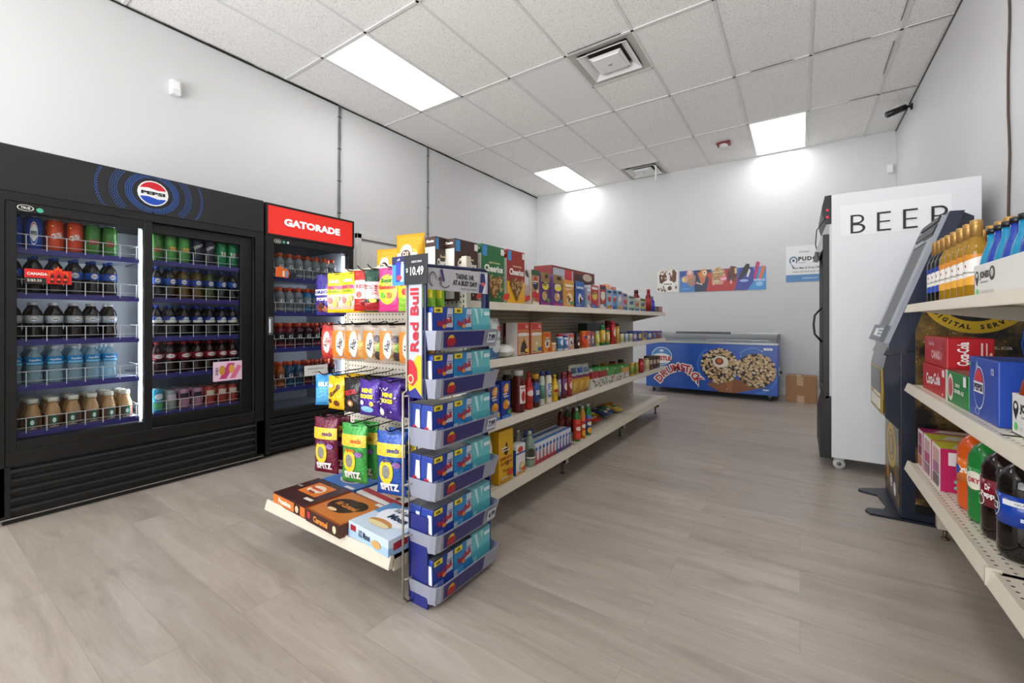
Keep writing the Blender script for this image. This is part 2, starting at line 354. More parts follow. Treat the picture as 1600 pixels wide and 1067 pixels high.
def bag(name, W, H, T, col, prints=(), back=None, z0=0, mat=None, foot=0, hang=False):
    """pillow pack with crimped ends"""
    b = B(); nx, nz = 12, 16; vs = []; mt = mat or FM(col); rnd = random.Random(name + col)
    jit = [[rnd.uniform(-1, 1) for _ in range(nx + 1)] for _ in range(nz + 1)]
    for sg in (-1, 1):
        for j in range(nz + 1):
            for i in range(nx + 1):
                u, v = i / nx, j / nz; t = bagt(u, v) * T / 2
                pinch = 1 - .05 * (1 - abs(2 * v - 1) ** 2) if 0 < v < 1 else 1
                vs.append(((u - .5) * W * pinch, sg * (t + jit[j][i] * .0012 * (t > .004)), z0 + v * H))
    n = (nx + 1) * (nz + 1); fs = []
    for g in (0, 1):
        for j in range(nz):
            for i in range(nx):
                q = (g * n + j * (nx + 1) + i, g * n + j * (nx + 1) + i + 1, g * n + (j + 1) * (nx + 1) + i + 1, g * n + (j + 1) * (nx + 1) + i); fs.append(q if g == 0 else q[::-1])
    rim = [i for i in range(nx + 1)] + [j * (nx + 1) + nx for j in range(1, nz + 1)] + [nz * (nx + 1) + i for i in range(nx - 1, -1, -1)] + [j * (nx + 1) for j in range(nz - 1, 0, -1)]
    for a in range(len(rim)): p, q = rim[a], rim[(a + 1) % len(rim)]; fs.append((p, p + n, q + n, q))
    b.add(vs, fs, mt, True)
    if hang: b.box(-W * .12, W * .12, -.0035, -.0025, z0 + H * .955, z0 + H * .97, '#1a1a1a')
    prints = [tuple(FM(x) if isinstance(x, str) and x.startswith('#') else x for x in it) for it in prints]
    b.pr(BagFrame(W, H, T, -1, z0), prints)
    if back: b.pr(BagFrame(W, H, T, 1, z0), back)
    return b.obj(name)
# ================================================================== THE ROOM
XL, XR, YB, YF, ZC = -4.30, 1.016, 7.24, -2.75, 3.48
WALL = wallmat(); TILE = tilemat()
WHITE = M('#e8e8e8', .4); BLACK = M('#0c0d0e', .4); BLACKM = M('#121315', .5); CHROME = M('#c8cacc', .18, 1.0); GREYP = M('#8f9399', .4)
struct(B().box(XL - .1, XR + .1, YF - .1, YB + .1, -.06, 0, floormat()), 'floor')
struct(B().box(XL - .1, XL, YF, YB, 0, ZC + .1, WALL), 'wall_left')
struct(B().box(XR, XR + .1, YF, YB, 0, ZC + .1, WALL), 'wall_right')
struct(B().box(XL - .1, XR + .1, YB, YB + .1, 0, ZC + .1, WALL), 'wall_back')
b = B()
for x0, x1, z0, z1 in ((XL - .1, -3.9, 0, ZC + .1), (.5, XR + .1, 0, ZC + .1), (-3.9, .5, 0, .25), (-3.9, .5, 2.85, ZC + .1)): b.box(x0, x1, YF - .1, YF, z0, z1, WALL)
struct(b, 'wall_front')
b = B()
for x in (-3.9, -2.43, -.97, .45): b.box(x, x + .05, YF - .07, YF - .02, .25, 2.85, M('#6d7075', .3, .8))
b.box(-3.9, .5, YF - .07, YF - .02, .25, .3, M('#6d7075', .3, .8)); b.box(-3.9, .5, YF - .07, YF - .02, 2.8, 2.85, M('#6d7075', .3, .8)); b.box(-3.88, .48, YF - .05, YF - .045, .28, 2.82, GLASS)
struct(b, 'window_1')
GX = [XL] + [.08 + .621 * k for k in range(-6, 2)] + [XR]
GY = [YF] + [-1.43 + 1.235 * k for k in range(0, 7)] + [YB]
b = B(); rnd = random.Random(3)
special = {(-3.646, 2.275), (-3.646, 5.98), (-.541, 5.98), (-.541, 2.275), (-3.646, -1.43), (-.541, -1.43), (-2.404, 3.51)}
def isp(x, y): return any(abs(x - a) < .05 and abs(y - c) < .05 for a, c in special)
VENTS = [(-1.783, 3.51), (-2.404, 6.6)]
for i in range(len(GX) - 1):
    for j in range(len(GY) - 1):
        x0, x1, y0, y1 = GX[i], GX[i + 1], GY[j], GY[j + 1]
        if isp(x0, y0): continue
        rows = [(y0, y1)]
        if abs(x0 + 1.783) < .02 and abs(y0 - 3.51) < .03: rows = [(y0 + .62, y1)]
        if abs(x0 + 2.404) < .02 and abs(y0 - 5.98) < .03: rows = [(y0, y0 + .62)]
        for a, c in rows:
            dz = rnd.uniform(0, .002); b.box(x0, x1, a, c, ZC + .004 + dz, ZC + .02, TILE)
struct(b, 'ceiling')
struct(B().box(XL - .1, XR + .1, YF - .1, YB + .1, ZC + .25, ZC + .3, BLACKM), 'ceiling_deck')
b = B(); BAR = M('#dcdcda', .45)
for x in GX[1:-1]: b.box(x - .012, x + .012, YF, YB, ZC - .002, ZC + .006, BAR)
for y in GY[1:-1]: b.box(XL, XR, y - .012, y + .012, ZC - .002, ZC + .006, BAR)
b.box(-1.783, -1.162, 4.118, 4.142, ZC - .002, ZC + .006, BAR); b.box(-2.404, -1.783, 6.59, 6.614, ZC - .002, ZC + .006, BAR)
struct(b, 'trim_1')
# thin dark strips along the side walls and at tile edges
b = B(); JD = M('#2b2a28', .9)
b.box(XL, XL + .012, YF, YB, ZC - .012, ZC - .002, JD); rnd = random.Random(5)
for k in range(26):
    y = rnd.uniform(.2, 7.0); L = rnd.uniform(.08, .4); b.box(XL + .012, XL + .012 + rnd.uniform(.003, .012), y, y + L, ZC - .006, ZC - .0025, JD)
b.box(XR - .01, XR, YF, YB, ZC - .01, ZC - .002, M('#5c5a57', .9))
for x0, x1, y in ((.45, .70, 5.975), (.74, 1.0, 4.75), (.72, .99, 5.975), (-1.75, -1.25, 3.497), (.5, .69, 3.50), (-.4, -.05, 4.74), (.1, .5, 4.74)):
    b.box(x0, x1, y - .016, y - .010, ZC - .0045, ZC - .001, JD)
for x, y0, y1 in ((.687, 3.6, 4.6), (.688, 4.9, 5.5)): b.box(x - .014, x - .010, y0, y1, ZC - .0045, ZC - .001, JD)
struct(b, 'trim_2')
for nm, bx in (('baseboard_back', (XL, XR, YB - .014, YB, 0, .1)), ('baseboard_left', (XL, XL + .014, YF, YB, 0, .1)), ('baseboard_right', (XR - .014, XR, YF, YB, 0, .1))):
    struct(B().box(*bx, M('#e2e2e2', .35)), nm)
# ceiling light panels
CLAB = {(-3.646, 2.275): 'large lit rectangular ceiling panel nearest the left wall and the camera', (-3.646, 5.98): 'lit ceiling panel above the far left corner of the back wall',
        (-.541, 5.98): 'lit ceiling panel against back wall above the tall white fridge', (-.541, 2.275): 'lit ceiling panel just above the top edge of the view',
        (-3.646, -1.43): 'lit ceiling panel behind the camera on the left', (-.541, -1.43): 'lit ceiling panel behind the camera on the right'}
for (x, y), lb in CLAB.items():
    t = thing('ceiling_light', lb, 'ceiling light', (x + .31, y + .617, ZC), 0, 'recessed ceiling light panels')
    f = B(); q = '#e6e6e4'
    for a in ((-.298, -.285, -.605, .605), (.285, .298, -.605, .605), (-.285, .285, -.605, -.592), (-.285, .285, .592, .605)): f.box(*a, -.001, .03, M(q, .4))
    f.obj('frame', t); B().box(-.284, .284, -.591, .591, .006, .012, M('#ffffff', .5, emit=LAMP)).obj('diffuser', t)
t = thing('ceiling_light', 'unlit smooth white ceiling panel left of the large square air vent', 'ceiling light', (-2.404 + .31, 3.51 + .617, ZC), 0, 'recessed ceiling light panels')
B().box(-.284, .284, -.591, .591, .004, .012, M('#e9eaea', .35)).obj('diffuser', t)
f = B()
for a in ((-.298, -.285, -.605, .605), (.285, .298, -.605, .605), (-.285, .285, -.605, -.592), (-.285, .285, .592, .605)): f.box(*a, -.001, .03, M('#e6e6e4', .4))
f.obj('frame', t)
def vent(x, y, lb):
    t = thing('ceiling_vent', lb, 'air vent', (x, y, ZC), 0, 'square ceiling air vents'); vent_grey = M('#b9b6b0', .6)  # darker grey on the frame, inner ring faces and centre stud
    f = B(); f.box(-.297, .297, -.297, .297, .05, .06, M('#45433f', .8))
    def ring(b, r0, r1, z0, z1, m):
        vs = [(sx * r, sy * r, z) for r, z in ((r0, z0), (r1, z1)) for sx, sy in ((-1, -1), (1, -1), (1, 1), (-1, 1))]
        b.add(vs, [(i, (i + 1) % 4, 4 + (i + 1) % 4, 4 + i) for i in range(4)], m)
    ring(f, .297, .235, .0, .012, vent_grey); ring(f, .235, .235, .012, .05, vent_grey); f.obj('frame', t)
    l = B(); ring(l, .23, .165, -.012, .03, WHITE); ring(l, .165, .165, .03, .05, vent_grey); ring(l, .235, .23, -.008, -.012, WHITE); l.obj('louver', t)
    c = B(); c.box(-.125, .125, -.125, .125, -.02, -.008, WHITE, .004); ring(c, .15, .125, .0, -.012, WHITE); c.cyl((0, 0, -.023), (0, 0, -.019), .02, vent_grey, 10); c.obj('centre_plate', t)
vent(-1.473, 3.82, 'large square ceiling air vent nearest the camera'); vent(-2.094, 6.92, 'small square ceiling air vent against the back wall')
o = B().box(-.012, .012, -.008, .008, -.24, .0, WHITE, .002).obj('hanging_strip', None, (-1.86, 6.75, ZC - .004)); tag(o, 'thin white strip hanging down from the far ceiling air vent', 'plastic strip')
t = thing('fire_strobe', 'red and white fire alarm strobe on the ceiling near the back wall', 'fire alarm', (-.86, 6.42, ZC))
B().box(-.085, .085, -.06, .06, -.035, .0, M('#7d1520', .4), .01).obj('base', t); B().lathe([(.05, 0), (.055, -.02), (.04, -.045), (.0, -.055)], M('#cfd2d0', .2), 14, (0, -.02, -.03)).obj('lens', t)
# motion sensors
def sensor(loc, rz, lb, s=1):
    t = thing('motion_sensor', lb, 'motion sensor', loc, rz); B().box(-.035 * s, .035 * s, -.05 * s, -.0, -.06 * s, .06 * s, M('#ececec', .35), .008).obj('housing', t)
    B().box(-.025 * s, .025 * s, -.056 * s, -.048 * s, -.02 * s, .045 * s, M('#f6f6f6', .2), .004).obj('lens', t)
sensor((XL, 1.36, 2.98), R(90), 'small white motion sensor high on the left wall above the big cooler'); sensor((.955, YB, 3.0), 0, 'small white motion sensor in the back right corner of the room', .9)
# security camera
t = thing('security_camera', 'black bullet security camera on the right wall below the ceiling', 'security camera', (XR, 6.3, 3.40))
B().cyl((0, 0, 0), (-.015, 0, 0), .035, BLACK, 14).tube([(-.01, 0, 0), (-.06, -.01, .01), (-.09, -.02, -.0)], .011, BLACK).obj('mount', t)
B().cyl((-.06, -.01, .0), (-.22, -.09, -.07), .034, BLACK, 16).obj('camera_body', t); B().cyl((-.218, -.089, -.069), (-.224, -.092, -.0718), .026, M('#3a3d44', .1), 16).obj('lens', t)
B().tube([(0, 0, .01), (-.02, .02, .04), (-.005, .03, .078)], .004, BLACK).obj('cable', t)
def cable(pts, n, lb, mat, r=.005, sp=.009):
    b = B()
    if n > 1:
        for p in pts[1::3]: b.box(p[0] - .007, p[0] + .009, p[1] - sp * n / 2 - .004, p[1] + sp * n / 2 + .004, p[2] - .004, p[2] + .004, M('#2c2c2e', .5))
    for k in range(n): b.tube([(p[0], p[1] + sp * (k - (n - 1) / 2) + .003 * sin(i * 2 + k), p[2]) for i, p in enumerate(pts)], r, mat, 6)
    o = b.obj('wall_cable'); return tag(o, lb, 'cable', None)
cable([(XL + .008, 2.89 - .001 * i, 3.47 - i * .12) for i in range(14)], 3, 'grey cable bundle running down the left wall behind the red cooler sign', M('#77797b', .5), .006, .011)
cable([(XL + .008, 4.26, 3.47 - i * .12) for i in range(13)], 2, 'thin grey cable pair down the left wall behind the cereal boxes', M('#77797b', .5), .006, .012)
cable([(XR - .008, 3.68 + .012 * sin(i * .9), 3.47 - i * .12) for i in range(24)], 1, 'single brown cable hanging down the right wall above the wine bottles', M('#4a3b31', .5), .006)
# door in left wall
D1 = B(); DM = M('#e4e2de', .35); D1.box(XL, XL + .03, 3.16, 4.06, 0, 2.0, DM)
for y0, y1 in ((3.27, 3.56), (3.66, 3.95)):
    for z0, z1 in ((.2, .8), (.95, 1.5), (1.62, 1.88)):
        D1.box(XL + .03, XL + .036, y0, y1, z0, z1, DM, .003); D1.box(XL + .036, XL + .042, y0 + .03, y1 - .03, z0 + .03, z1 - .03, DM, .003)
struct(D1, 'door_1')
b = B()
for a in ((3.09, 3.15, 0, 2.08), (4.07, 4.13, 0, 2.08), (3.09, 4.13, 2.02, 2.08)): b.box(XL, XL + .05, *a, M('#dcdad6', .35), .004)
struct(b, 'trim_3')
# ================================================================== COOLERS (left wall)
XF = -3.39
PUR = M('#3b3480', .4); WIRE = M('#e6e6e8', .3, .3); LINER = M('#aeb4bf', .4)
SHELFZ = [1.455, 1.213, .960, .715, .465]
def cabinet(b, Y0, Y1, z0, z1, zt):
    b.box(XF - .75, XF - .01, Y0, Y0 + .035, 0.03, zt, BLACKM); b.box(XF - .75, XF - .01, Y1 - .035, Y1, .03, zt, BLACKM)
    b.box(XF - .75, XF - .72, Y0 + .035, Y1 - .035, .03, zt, BLACKM); b.box(XF - .72, XF - .01, Y0 + .035, Y1 - .035, z1, zt, BLACKM); b.box(XF - .72, XF - .02, Y0 + .035, Y1 - .035, .03, z0, BLACKM)
    b.box(XF - .715, XF - .71, Y0 + .04, Y1 - .04, z0 + .004, z1 - .004, LINER)
    b.box(XF - .71, XF - .08, Y0 + .036, Y0 + .04, z0 + .004, z1 - .004, LINER); b.box(XF - .71, XF - .08, Y1 - .04, Y1 - .036, z0 + .004, z1 - .004, LINER); b.box(XF - .71, XF - .08, Y0 + .036, Y1 - .036, z0 + .001, z0 + .004, LINER)
def guard(b, y0, y1, z, pitch, y_first, x=-3.452):
    b.tube([(x - .16, y0, z + .075), (x, y0, z + .07), (x, y1, z + .07), (x - .16, y1, z + .075)], .0026, WIRE, 5); b.cyl((x - .002, y0, z + .018), (x - .002, y1, z + .018), .0016, WIRE, 5)
    y = y_first
    while y < y1: b.cyl((x, y, z - .012), (x, y, z + .07), .0024, WIRE, 5); y += pitch
    for y in (y0, y1): b.cyl((x, y, z - .01), (x, y, z + .07), .0026, WIRE, 5)
def grille(b, Y0, Y1, z0, z1, n):
    h = (z1 - z0) / n
    for k in range(n):
        z = z0 + k * h; x = XF
        b.prism([(x - .035, z + .002), (x - .002, z + .012), (x + .0, z + h * .45), (x - .03, z + h * .98), (x - .045, z + h * .9)], 'y', Y0, Y1, BLACK)
    b.box(XF - .06, XF - .046, Y0, Y1, z0, z1, M('#050505', .8))
t = thing('drinks_cooler', 'wide black double sliding door drinks cooler with round red white blue sign', 'cooler', (0, 0, 0))
b = B(); cabinet(b, .325, 1.635, .36, 1.70, 1.73); b.box(XF - .01, XF, .325, .355, .05, 1.73, BLACK); b.box(XF - .01, XF, 1.575, 1.635, .05, 1.73, BLACK); b.box(XF - .02, XF, .355, 1.575, 1.685, 1.73, BLACK); b.box(XF - .02, XF - .004, .355, 1.575, .30, .375, BLACK, .004); b.obj('cabinet', t)
b = B(); b.box(XF - .75, XF - .0, .322, 1.637, 1.73, 1.975, M('#1b1c1e', .45), .006)
F = Frame((XF, .325, 1.73), (0, 1, 0), (0, 0, 1), 1.31, .245)
blue = M('#2f7be6', .4); cu, cv, asp = .487, .545, 1.31 / .245
rings = [(.105, .30, 40, 140), (.125, .30, 0, 0)]
for rr, th, rng in ((.092, .022, 999), (.145, .024, 42), (.205, .012, 30)):     # halftone arcs left and right
    for sgn in (-1, 1):
        for a in range(-int(90 if rng == 999 else rng) , int(90 if rng == 999 else rng) + 1, 4):
            for q in range(4 if th > .015 else 3):
                r2 = rr + th * (q / 3) - th / 2; A = R(a + (2 if q % 2 else 0)); u = cu + sgn * r2 * cos(A) * (1.0); v = cv + r2 * sin(A) * asp * .92
                if .04 < v < .97 and (u - cu) ** 2 / .062 ** 2 + (v - cv) ** 2 / .36 ** 2 > 1: b.pr(F, [('e', u, v, .0017, .0017 * asp, blue)])
b.pr(F, [('e', cu, cv, .060, .060 * asp, '#f4f4f4'), ('p', [(cu + .054 * cos(R(a)), cv + .054 * asp * sin(R(a))) for a in range(22, 166, 8)] + [(cu - .02, cv + .135), (cu + .02, cv + .09)], '#d01c2c'),
         ('p', [(cu + .054 * cos(R(a)), cv + .054 * asp * sin(R(a))) for a in range(202, 346, 8)] + [(cu + .02, cv - .135), (cu - .02, cv - .09)], '#1b4bb8'), ('t', 'PEPSI', cu, cv, .085, '#0b0b12', {'w': .092, 'b': .05})], 1)
b.obj('header', t)
def sdoor(y0, y1, gy0, gy1, gz0, gz1, x, nm):
    b = B()
    b.box(x - .03, x, y0, gy0, .375, 1.685, BLACK, .003); b.box(x - .03, x, gy1, y1, .375, 1.685, BLACK, .003); b.box(x - .03, x, gy0, gy1, .375, gz0, BLACK, .003); b.box(x - .03, x, gy0, gy1, gz1, 1.685, BLACK, .003)
    d = b.obj('sliding_door', t); d['label'] = nm; B().box(x - .018, x - .014, gy0, gy1, gz0, gz1, GLASS).obj('glass', d); return d
dl = sdoor(.357, .962, .398, .918, .43, 1.632, XF - .004, 'left sliding glass door')
b = B(); F = Frame((XF - .003, .397, 1.634), (0, 1, 0), (0, 0, 1), .1, .045); b.pr(F, [('ring', .3, .5, .3, .36, .12, '#e8e8d8'), ('t', 'TRUE', .3, .5, .3, '#f0f0f0', {'w': .34, 'b': .02}), ('e', .82, .42, .13, .28, '#49b08c')]); b.obj('badge', dl)
dr = sdoor(.955, 1.573, .969, 1.489, .445, 1.62, XF - .040, 'right sliding glass door')
b = B(); grille(b, .375, 1.585, .05, .30, 5); b.box(XF - .02, XF, .325, .375, .03, .30, BLACK); b.box(XF - .02, XF, 1.585, 1.635, .03, .30, BLACK); b.obj('grille', t)
B().box(XF - .005, XF + .001, .33, 1.63, .028, .034, CHROME).box(XF - .7, XF - .02, .35, 1.6, 0, .03, BLACKM).obj('kick_strip', t)
LEDM = M('#eaf2ff', .5, emit=2.5)
b = B(); b.box(-3.462, -3.442, .921, .934, .44, 1.63, LEDM); b.box(-3.462, -3.442, .940, .953, .44, 1.63, LEDM); b.box(-3.49, -3.463, .915, .96, .40, 1.66, GREYP); b.obj('light_strip', t)
for (y0, y1, yf, p) in ((.375, .912, .437, .0765), (.972, 1.565, 1.05, .0755)):
    for z in SHELFZ:
        b = B(); b.box(-3.98, -3.46, y0, y1, z - .014, z - .004, M('#9aa0b0', .4)); b.box(-3.462, -3.452, y0, y1, z - .034, z - .001, PUR, .002); s_ = b.obj('shelf', t); g = B(); guard(g, y0 + .01, y1 - .006, z, p, yf); g.obj('wire_guard', s_)
area('cooler_led_left', (-3.456, .905, 1.03), (R(90), 0, R(65)), .02, 1.2, 4.5, (.92, .96, 1)); area('cooler_led_right', (-3.475, .985, 1.03), (R(90), 0, R(160)), .03, 1.2, 2.5, (.92, .96, 1))
# signs stuck on the cooler glass
b = B(); x = XF + .0015; F = Frame((x, .44, 1.49), (0, 1, 0), (0, 0, 1), .165, .10)
p0 = onX(38, 417, x); p1 = onX(112, 445, x); y0, y1, z0, z1 = p0[0], p1[0], p1[1] , p0[1]
F = Frame((x, y0, z0 - .005), (0, 1, 0), (0, 0, 1), y1 - y0, .095); A = F.W / F.H
b.box(XF + .0002, x, y0, y1, z0, z0 + .075, '#d5231c')
leaf = [(0, 1), (.16, .68), (.36, .78), (.30, .36), (.52, .56), (.6, .42), (.9, .46), (.8, .2), (.95, .08), (.5, -.25), (.52, -.42), (.05, -.36), (-.05, -.36), (-.52, -.42), (-.5, -.25), (-.95, .08), (-.8, .2), (-.9, .46), (-.6, .42), (-.52, .56), (-.30, .36), (-.36, .78), (-.16, .68)]
b.pr(F, [('r', 0, .0, .45, .36, '#20201e'), ('p', [(.70 + .26 * a, .52 + .58 * c) for a, c in leaf], '#f2541f'), ('p', [(.70 + .2 * a, .50 + .42 * c) for a, c in leaf], '#d5231c'),
         ('t', 'CANADA', .26, .58, .16, '#f8f4ee', {'w': .42, 'b': .03}), ('t', '2/$5.50', .2, .2, .16, '#e8e4da', {'w': .3})] + [i for k in range(3) for i in (('r', .53 + .14 * k, .12, .61 + .14 * k, .5, '#2a120c'), ('r', .55 + .14 * k, .5, .59 + .14 * k, .6, '#2a120c'), ('e', .57 + .14 * k, .32, .04, .08, '#e8492a'))])
tag(b.obj('promo_sticker'), 'red maple leaf price sticker on the left sliding cooler door', 'sticker')
b = B(); x = XF - .038; p0 = onX(333, 566, x); p1 = onX(378, 592, x); F = Frame((x, p0[0], p1[1]), (0, 1, 0), (0, 0, 1), p1[0] - p0[0], p0[1] - p1[1]); b.box(x - .0015, x, p0[0], p1[0], p1[1], p0[1], '#e7c7dc')
b.pr(F, [('p', [(.2, .1), (.45, .1), (.75, .9), (.5, .9)], '#c2417a'), ('p', [(.55, .1), (.75, .1), (.98, .7), (.85, .8)], '#e0708f'), ('e', .3, .55, .1, .25, '#c9913c'), ('e', .62, .6, .09, .22, '#d9a240'), ('t', '2/$5', .12, .5, .14, '#3a2630', {'rot': 90, 'w': .4})])
tag(b.obj('promo_sticker'), 'small pink can promotion sticker on the right sliding cooler door', 'sticker')
# --- drinks in the wide cooler
COLA = '#1a0f0d'
LZ = {'L': [.395, .473, .553, .633, .708, .784], 'Rr': [1.012, 1.087, 1.162, 1.24, 1.314, 1.391, 1.463]}
RB, HB = .0335, .205
pepsi = Kit(lambda: bottle('drink_bottle', RB, HB, G(COLA), '#22459e', '#1f4fae', GLOBE, ang=150))
diet = Kit(lambda: bottle('drink_bottle', RB, HB, G(COLA), '#e3e5e8', '#b9bdc4', GLOBE, ang=150))
water = Kit(lambda: bottle('water_bottle', RB, HB, T_WATER, '#e6e9ec', '#2a86c4', [('r', .1, .1, .9, .35, '#7cc3e6'), ('t', 'Aquafina', .5, .62, .3, '#f4f8fb', {'w': .5, 'b': .02})], lab=(.50, .72)))
FRAPP = [(.92, 0), (1, .03), (1, .42), (.86, .6), (.60, .76), (.60, .84)]
coffee = Kit(lambda: bottle('coffee_bottle', .034, .165, G('#b98e63'), '#e6e1d2', None, prof=FRAPP, cap=(.66, .86, 1.0)))
def coffee_make():
    b = B(); b.lathe([(r * .034, z * .165) for r, z in FRAPP], G('#bb9163'), 16); b.pr(CylFrame(.0342, .0, .075, 150), [('r', .1, .05, .9, .95, '#5a3a2a'), ('e', .5, .55, .17, .36, '#1d6b50'), ('e', .5, .55, .08, .18, '#e8efe8'), ('t', 'coffee', .5, .12, .14, '#e8dcc8', {})])
    o = b.obj('coffee_bottle'); c = B(); c.lathe([(.022, .142), (.022, .165), (.02, .167)], M('#e9e4d4', .35), 16); c.obj('cap', o); return o
coffee = Kit(coffee_make)
greenpop = Kit(lambda: bottle('drink_bottle', RB, HB, G('#3a4a1c'), '#22459e', '#1c3f8e', GLOBE, ang=150))
amber = Kit(lambda: bottle('drink_bottle', RB, HB, G('#5a4310'), '#22459e', '#2a4fae', GLOBE, ang=150))
rootb = Kit(lambda: bottle('drink_bottle', RB, HB, G('#160d10'), '#2b49b4', '#223b8f', [('r', .1, .0, .9, .4, '#e6e2d8'), ('e', .6, .55, .2, .35, '#f0f0f0'), ('t', 'BARQ', .6, .55, .25, '#1c2c7a', {})], ang=150))
drp = Kit(lambda: bottle('drink_bottle', RB, HB, G('#2a0b0d'), '#a82a2c', '#8e1d2b', [('e', .5, .55, .3, .33, '#f0e8e8'), ('t', 'Dr Pepper', .5, .55, .22, '#8e1d2b', {'w': .5, 'b': .02})], ang=150))
def tallcan(col, items): return Kit(lambda: can('drink_can', .0335, .18, col, items))
c_pep = tallcan('#1c48a8', GLOBE); c_or = tallcan('#d9481a', [('t', 'CRUSH', .5, .5, .2, '#f5f0ea', {'w': .5, 'b': .04, 'rot': 25}), ('e', .3, .85, .05, .03, '#f6d34a')])
c_dew = tallcan('#3f7d2c', [('p', [(.1, .75), (.5, .95), (.9, .75), (.5, .6)], '#9fce4a'), ('t', 'DEW', .5, .4, .2, '#b8212b', {'w': .5, 'b': .05})])
c_7 = tallcan('#138a4f', [('t', '7UP', .5, .5, .25, '#f2f5f2', {'w': .4, 'b': .04}), ('e', .7, .55, .07, .05, '#d6222c')]); c_vi = tallcan('#2c2a40', [('p', [(.3, .2), (.8, .55), (.3, .7)], '#c9d88a'), ('t', 'ZERO', .5, .75, .12, '#e8e8e8', {'rot': 30})])
c_lg = tallcan('#4f9c45', [('r', .3, .4, .7, .6, '#e8d43c'), ('t', 'DEW', .5, .5, .12, '#b8212b', {})])
s_bl = Kit(lambda: can('drink_can', .0325, .155, '#3b9fc4', [('r', .1, .1, .9, .4, '#58b26a'), ('e', .5, .7, .3, .15, '#e8f0f0')]))
s_pk = Kit(lambda: can('drink_can', .0325, .135, '#b9829c', [('r', .2, .55, .8, .85, '#2e2530'), ('p', [(.1, .1), (.9, .3), (.9, .5), (.1, .3)], '#e7cf7a')]))
s_wh = Kit(lambda: can('drink_can', .0325, .135, '#9aa09c', [('r', .2, .5, .8, .85, '#d9c3d4'), ('p', [(.1, .1), (.9, .2), (.9, .4), (.1, .3)], '#7ba06a')]))
s_rd = Kit(lambda: can('drink_can', .0325, .135, '#b8453a', [('r', .2, .55, .8, .85, '#e9d2c0'), ('p', [(.1, .1), (.9, .3), (.9, .5), (.1, .3)], '#d98c3c')]))
rowsL = [([c_pep, c_pep, c_or, c_or, c_dew, c_dew], ['tall blue drink can', 'tall blue drink can', 'tall orange drink can', 'tall orange drink can', 'tall green drink can', 'tall green drink can'], 'can', 'top', 0),
         ([pepsi] * 6, ['dark cola bottle with blue cap'] * 6, 'bottle', 'second', 0), ([diet] * 6, ['dark cola bottle with white cap'] * 6, 'bottle', 'third', 0),
         ([water] * 6, ['clear blue-labelled water bottle'] * 6, 'bottle', 'fourth', 0), ([coffee] * 6, ['creamy brown coffee bottle'] * 6, 'bottle', 'lowest', .072)]
rowsR = [([c_dew, c_lg, c_lg, c_vi, c_vi, c_7, c_7], ['tall green drink can'] * 3 + ['tall dark drink can'] * 2 + ['tall emerald drink can'] * 2, 'can', 'top', 0),
         ([pepsi, pepsi, amber, amber, greenpop, pepsi, pepsi], ['dark cola bottle with blue cap'] * 2 + ['amber soda bottle'] * 2 + ['green tinted soda bottle'] + ['dark cola bottle with blue cap'] * 2, 'bottle', 'second', 0),
         ([rootb] * 7, ['dark blue-labelled soda bottle'] * 7, 'bottle', 'third', 0), ([drp] * 7, ['maroon-labelled soda bottle with red cap'] * 7, 'bottle', 'fourth', 0),
         ([s_bl, s_wh, s_pk, s_pk, s_rd, s_rd, s_rd], ['blue and green drink can'] + ['pale grey drink can'] + ['pink drink can'] * 2 + ['red drink can'] * 3, 'can', 'lowest', 0)]
for side, rows in (('left', rowsL), ('right', rowsR)):
    ys = LZ['L'] if side == 'left' else LZ['Rr']
    for ri, (kits, names, cat, lev, dy) in enumerate(rows):
        for depth in (0, 1, 2) if ri in (3, 4) else (0, 1):
            for i, k in enumerate(kits):
                pos = ORD[i] + ' from left'
                place = ['front row', 'second row', 'third row'][depth]
                k.put((-3.502 - .071 * depth, ys[i] + dy - (.004 * depth), SHELFZ[ri] - .003), R(90) + random.uniform(-.25, .25), f'{names[i]}, {pos}, {place}, {lev} shelf, {side} sliding door', cat, f'{cat}s on the {lev} shelf behind the {side} sliding door')
# ------------------------------------------------------------------ narrow cooler
GZ = [1.415, 1.137, .845, .525]
t = thing('drinks_cooler', 'narrow black single door drinks cooler with lit red sign', 'cooler', (0, 0, 0))
b = B(); cabinet(b, 1.648, 2.43, .30, 1.70, 1.72); b.box(XF - .06, XF - .03, 1.648, 2.43, .29, .31, BLACK); b.obj('cabinet', t)
b = B(); b.box(XF - .7, XF, 1.648, 2.43, 1.72, 1.735, BLACK); b.box(XF - .7, XF, 1.648, 2.43, 1.955, 1.97, BLACK); b.box(XF - .7, XF, 1.648, 1.665, 1.735, 1.955, BLACK); b.box(XF - .7, XF, 2.415, 2.43, 1.735, 1.955, BLACK)
b.box(XF - .012, XF - .006, 1.665, 2.415, 1.735, 1.955, M('#d92a20', .4, emit=.38)); h_ = b.obj('header', t)
B().pr(Frame((XF - .006, 1.665, 1.735), (0, 1, 0), (0, 0, 1), .75, .22), [('t', 'GATORADE', .5, .5, .27, M('#ffffff', .4, emit=.5), {'w': .66, 'b': .045})]).obj('lettering', h_)
b = B(); y0, y1, a0, a1, z0, z1, g0, g1 = 1.655, 2.42, 1.712, 2.37, .31, 1.705, .36, 1.66
b.box(XF - .05, XF, y0, a0, z0, z1, BLACK, .004); b.box(XF - .05, XF, a1, y1, z0, z1, BLACK, .004); b.box(XF - .05, XF, a0, a1, z0, g0, BLACK, .004); b.box(XF - .05, XF, a0, a1, g1, z1, BLACK, .004)
d = b.obj('door', t); B().box(XF - .03, XF - .026, a0, a1, g0, g1, GLASS).obj('glass', d)
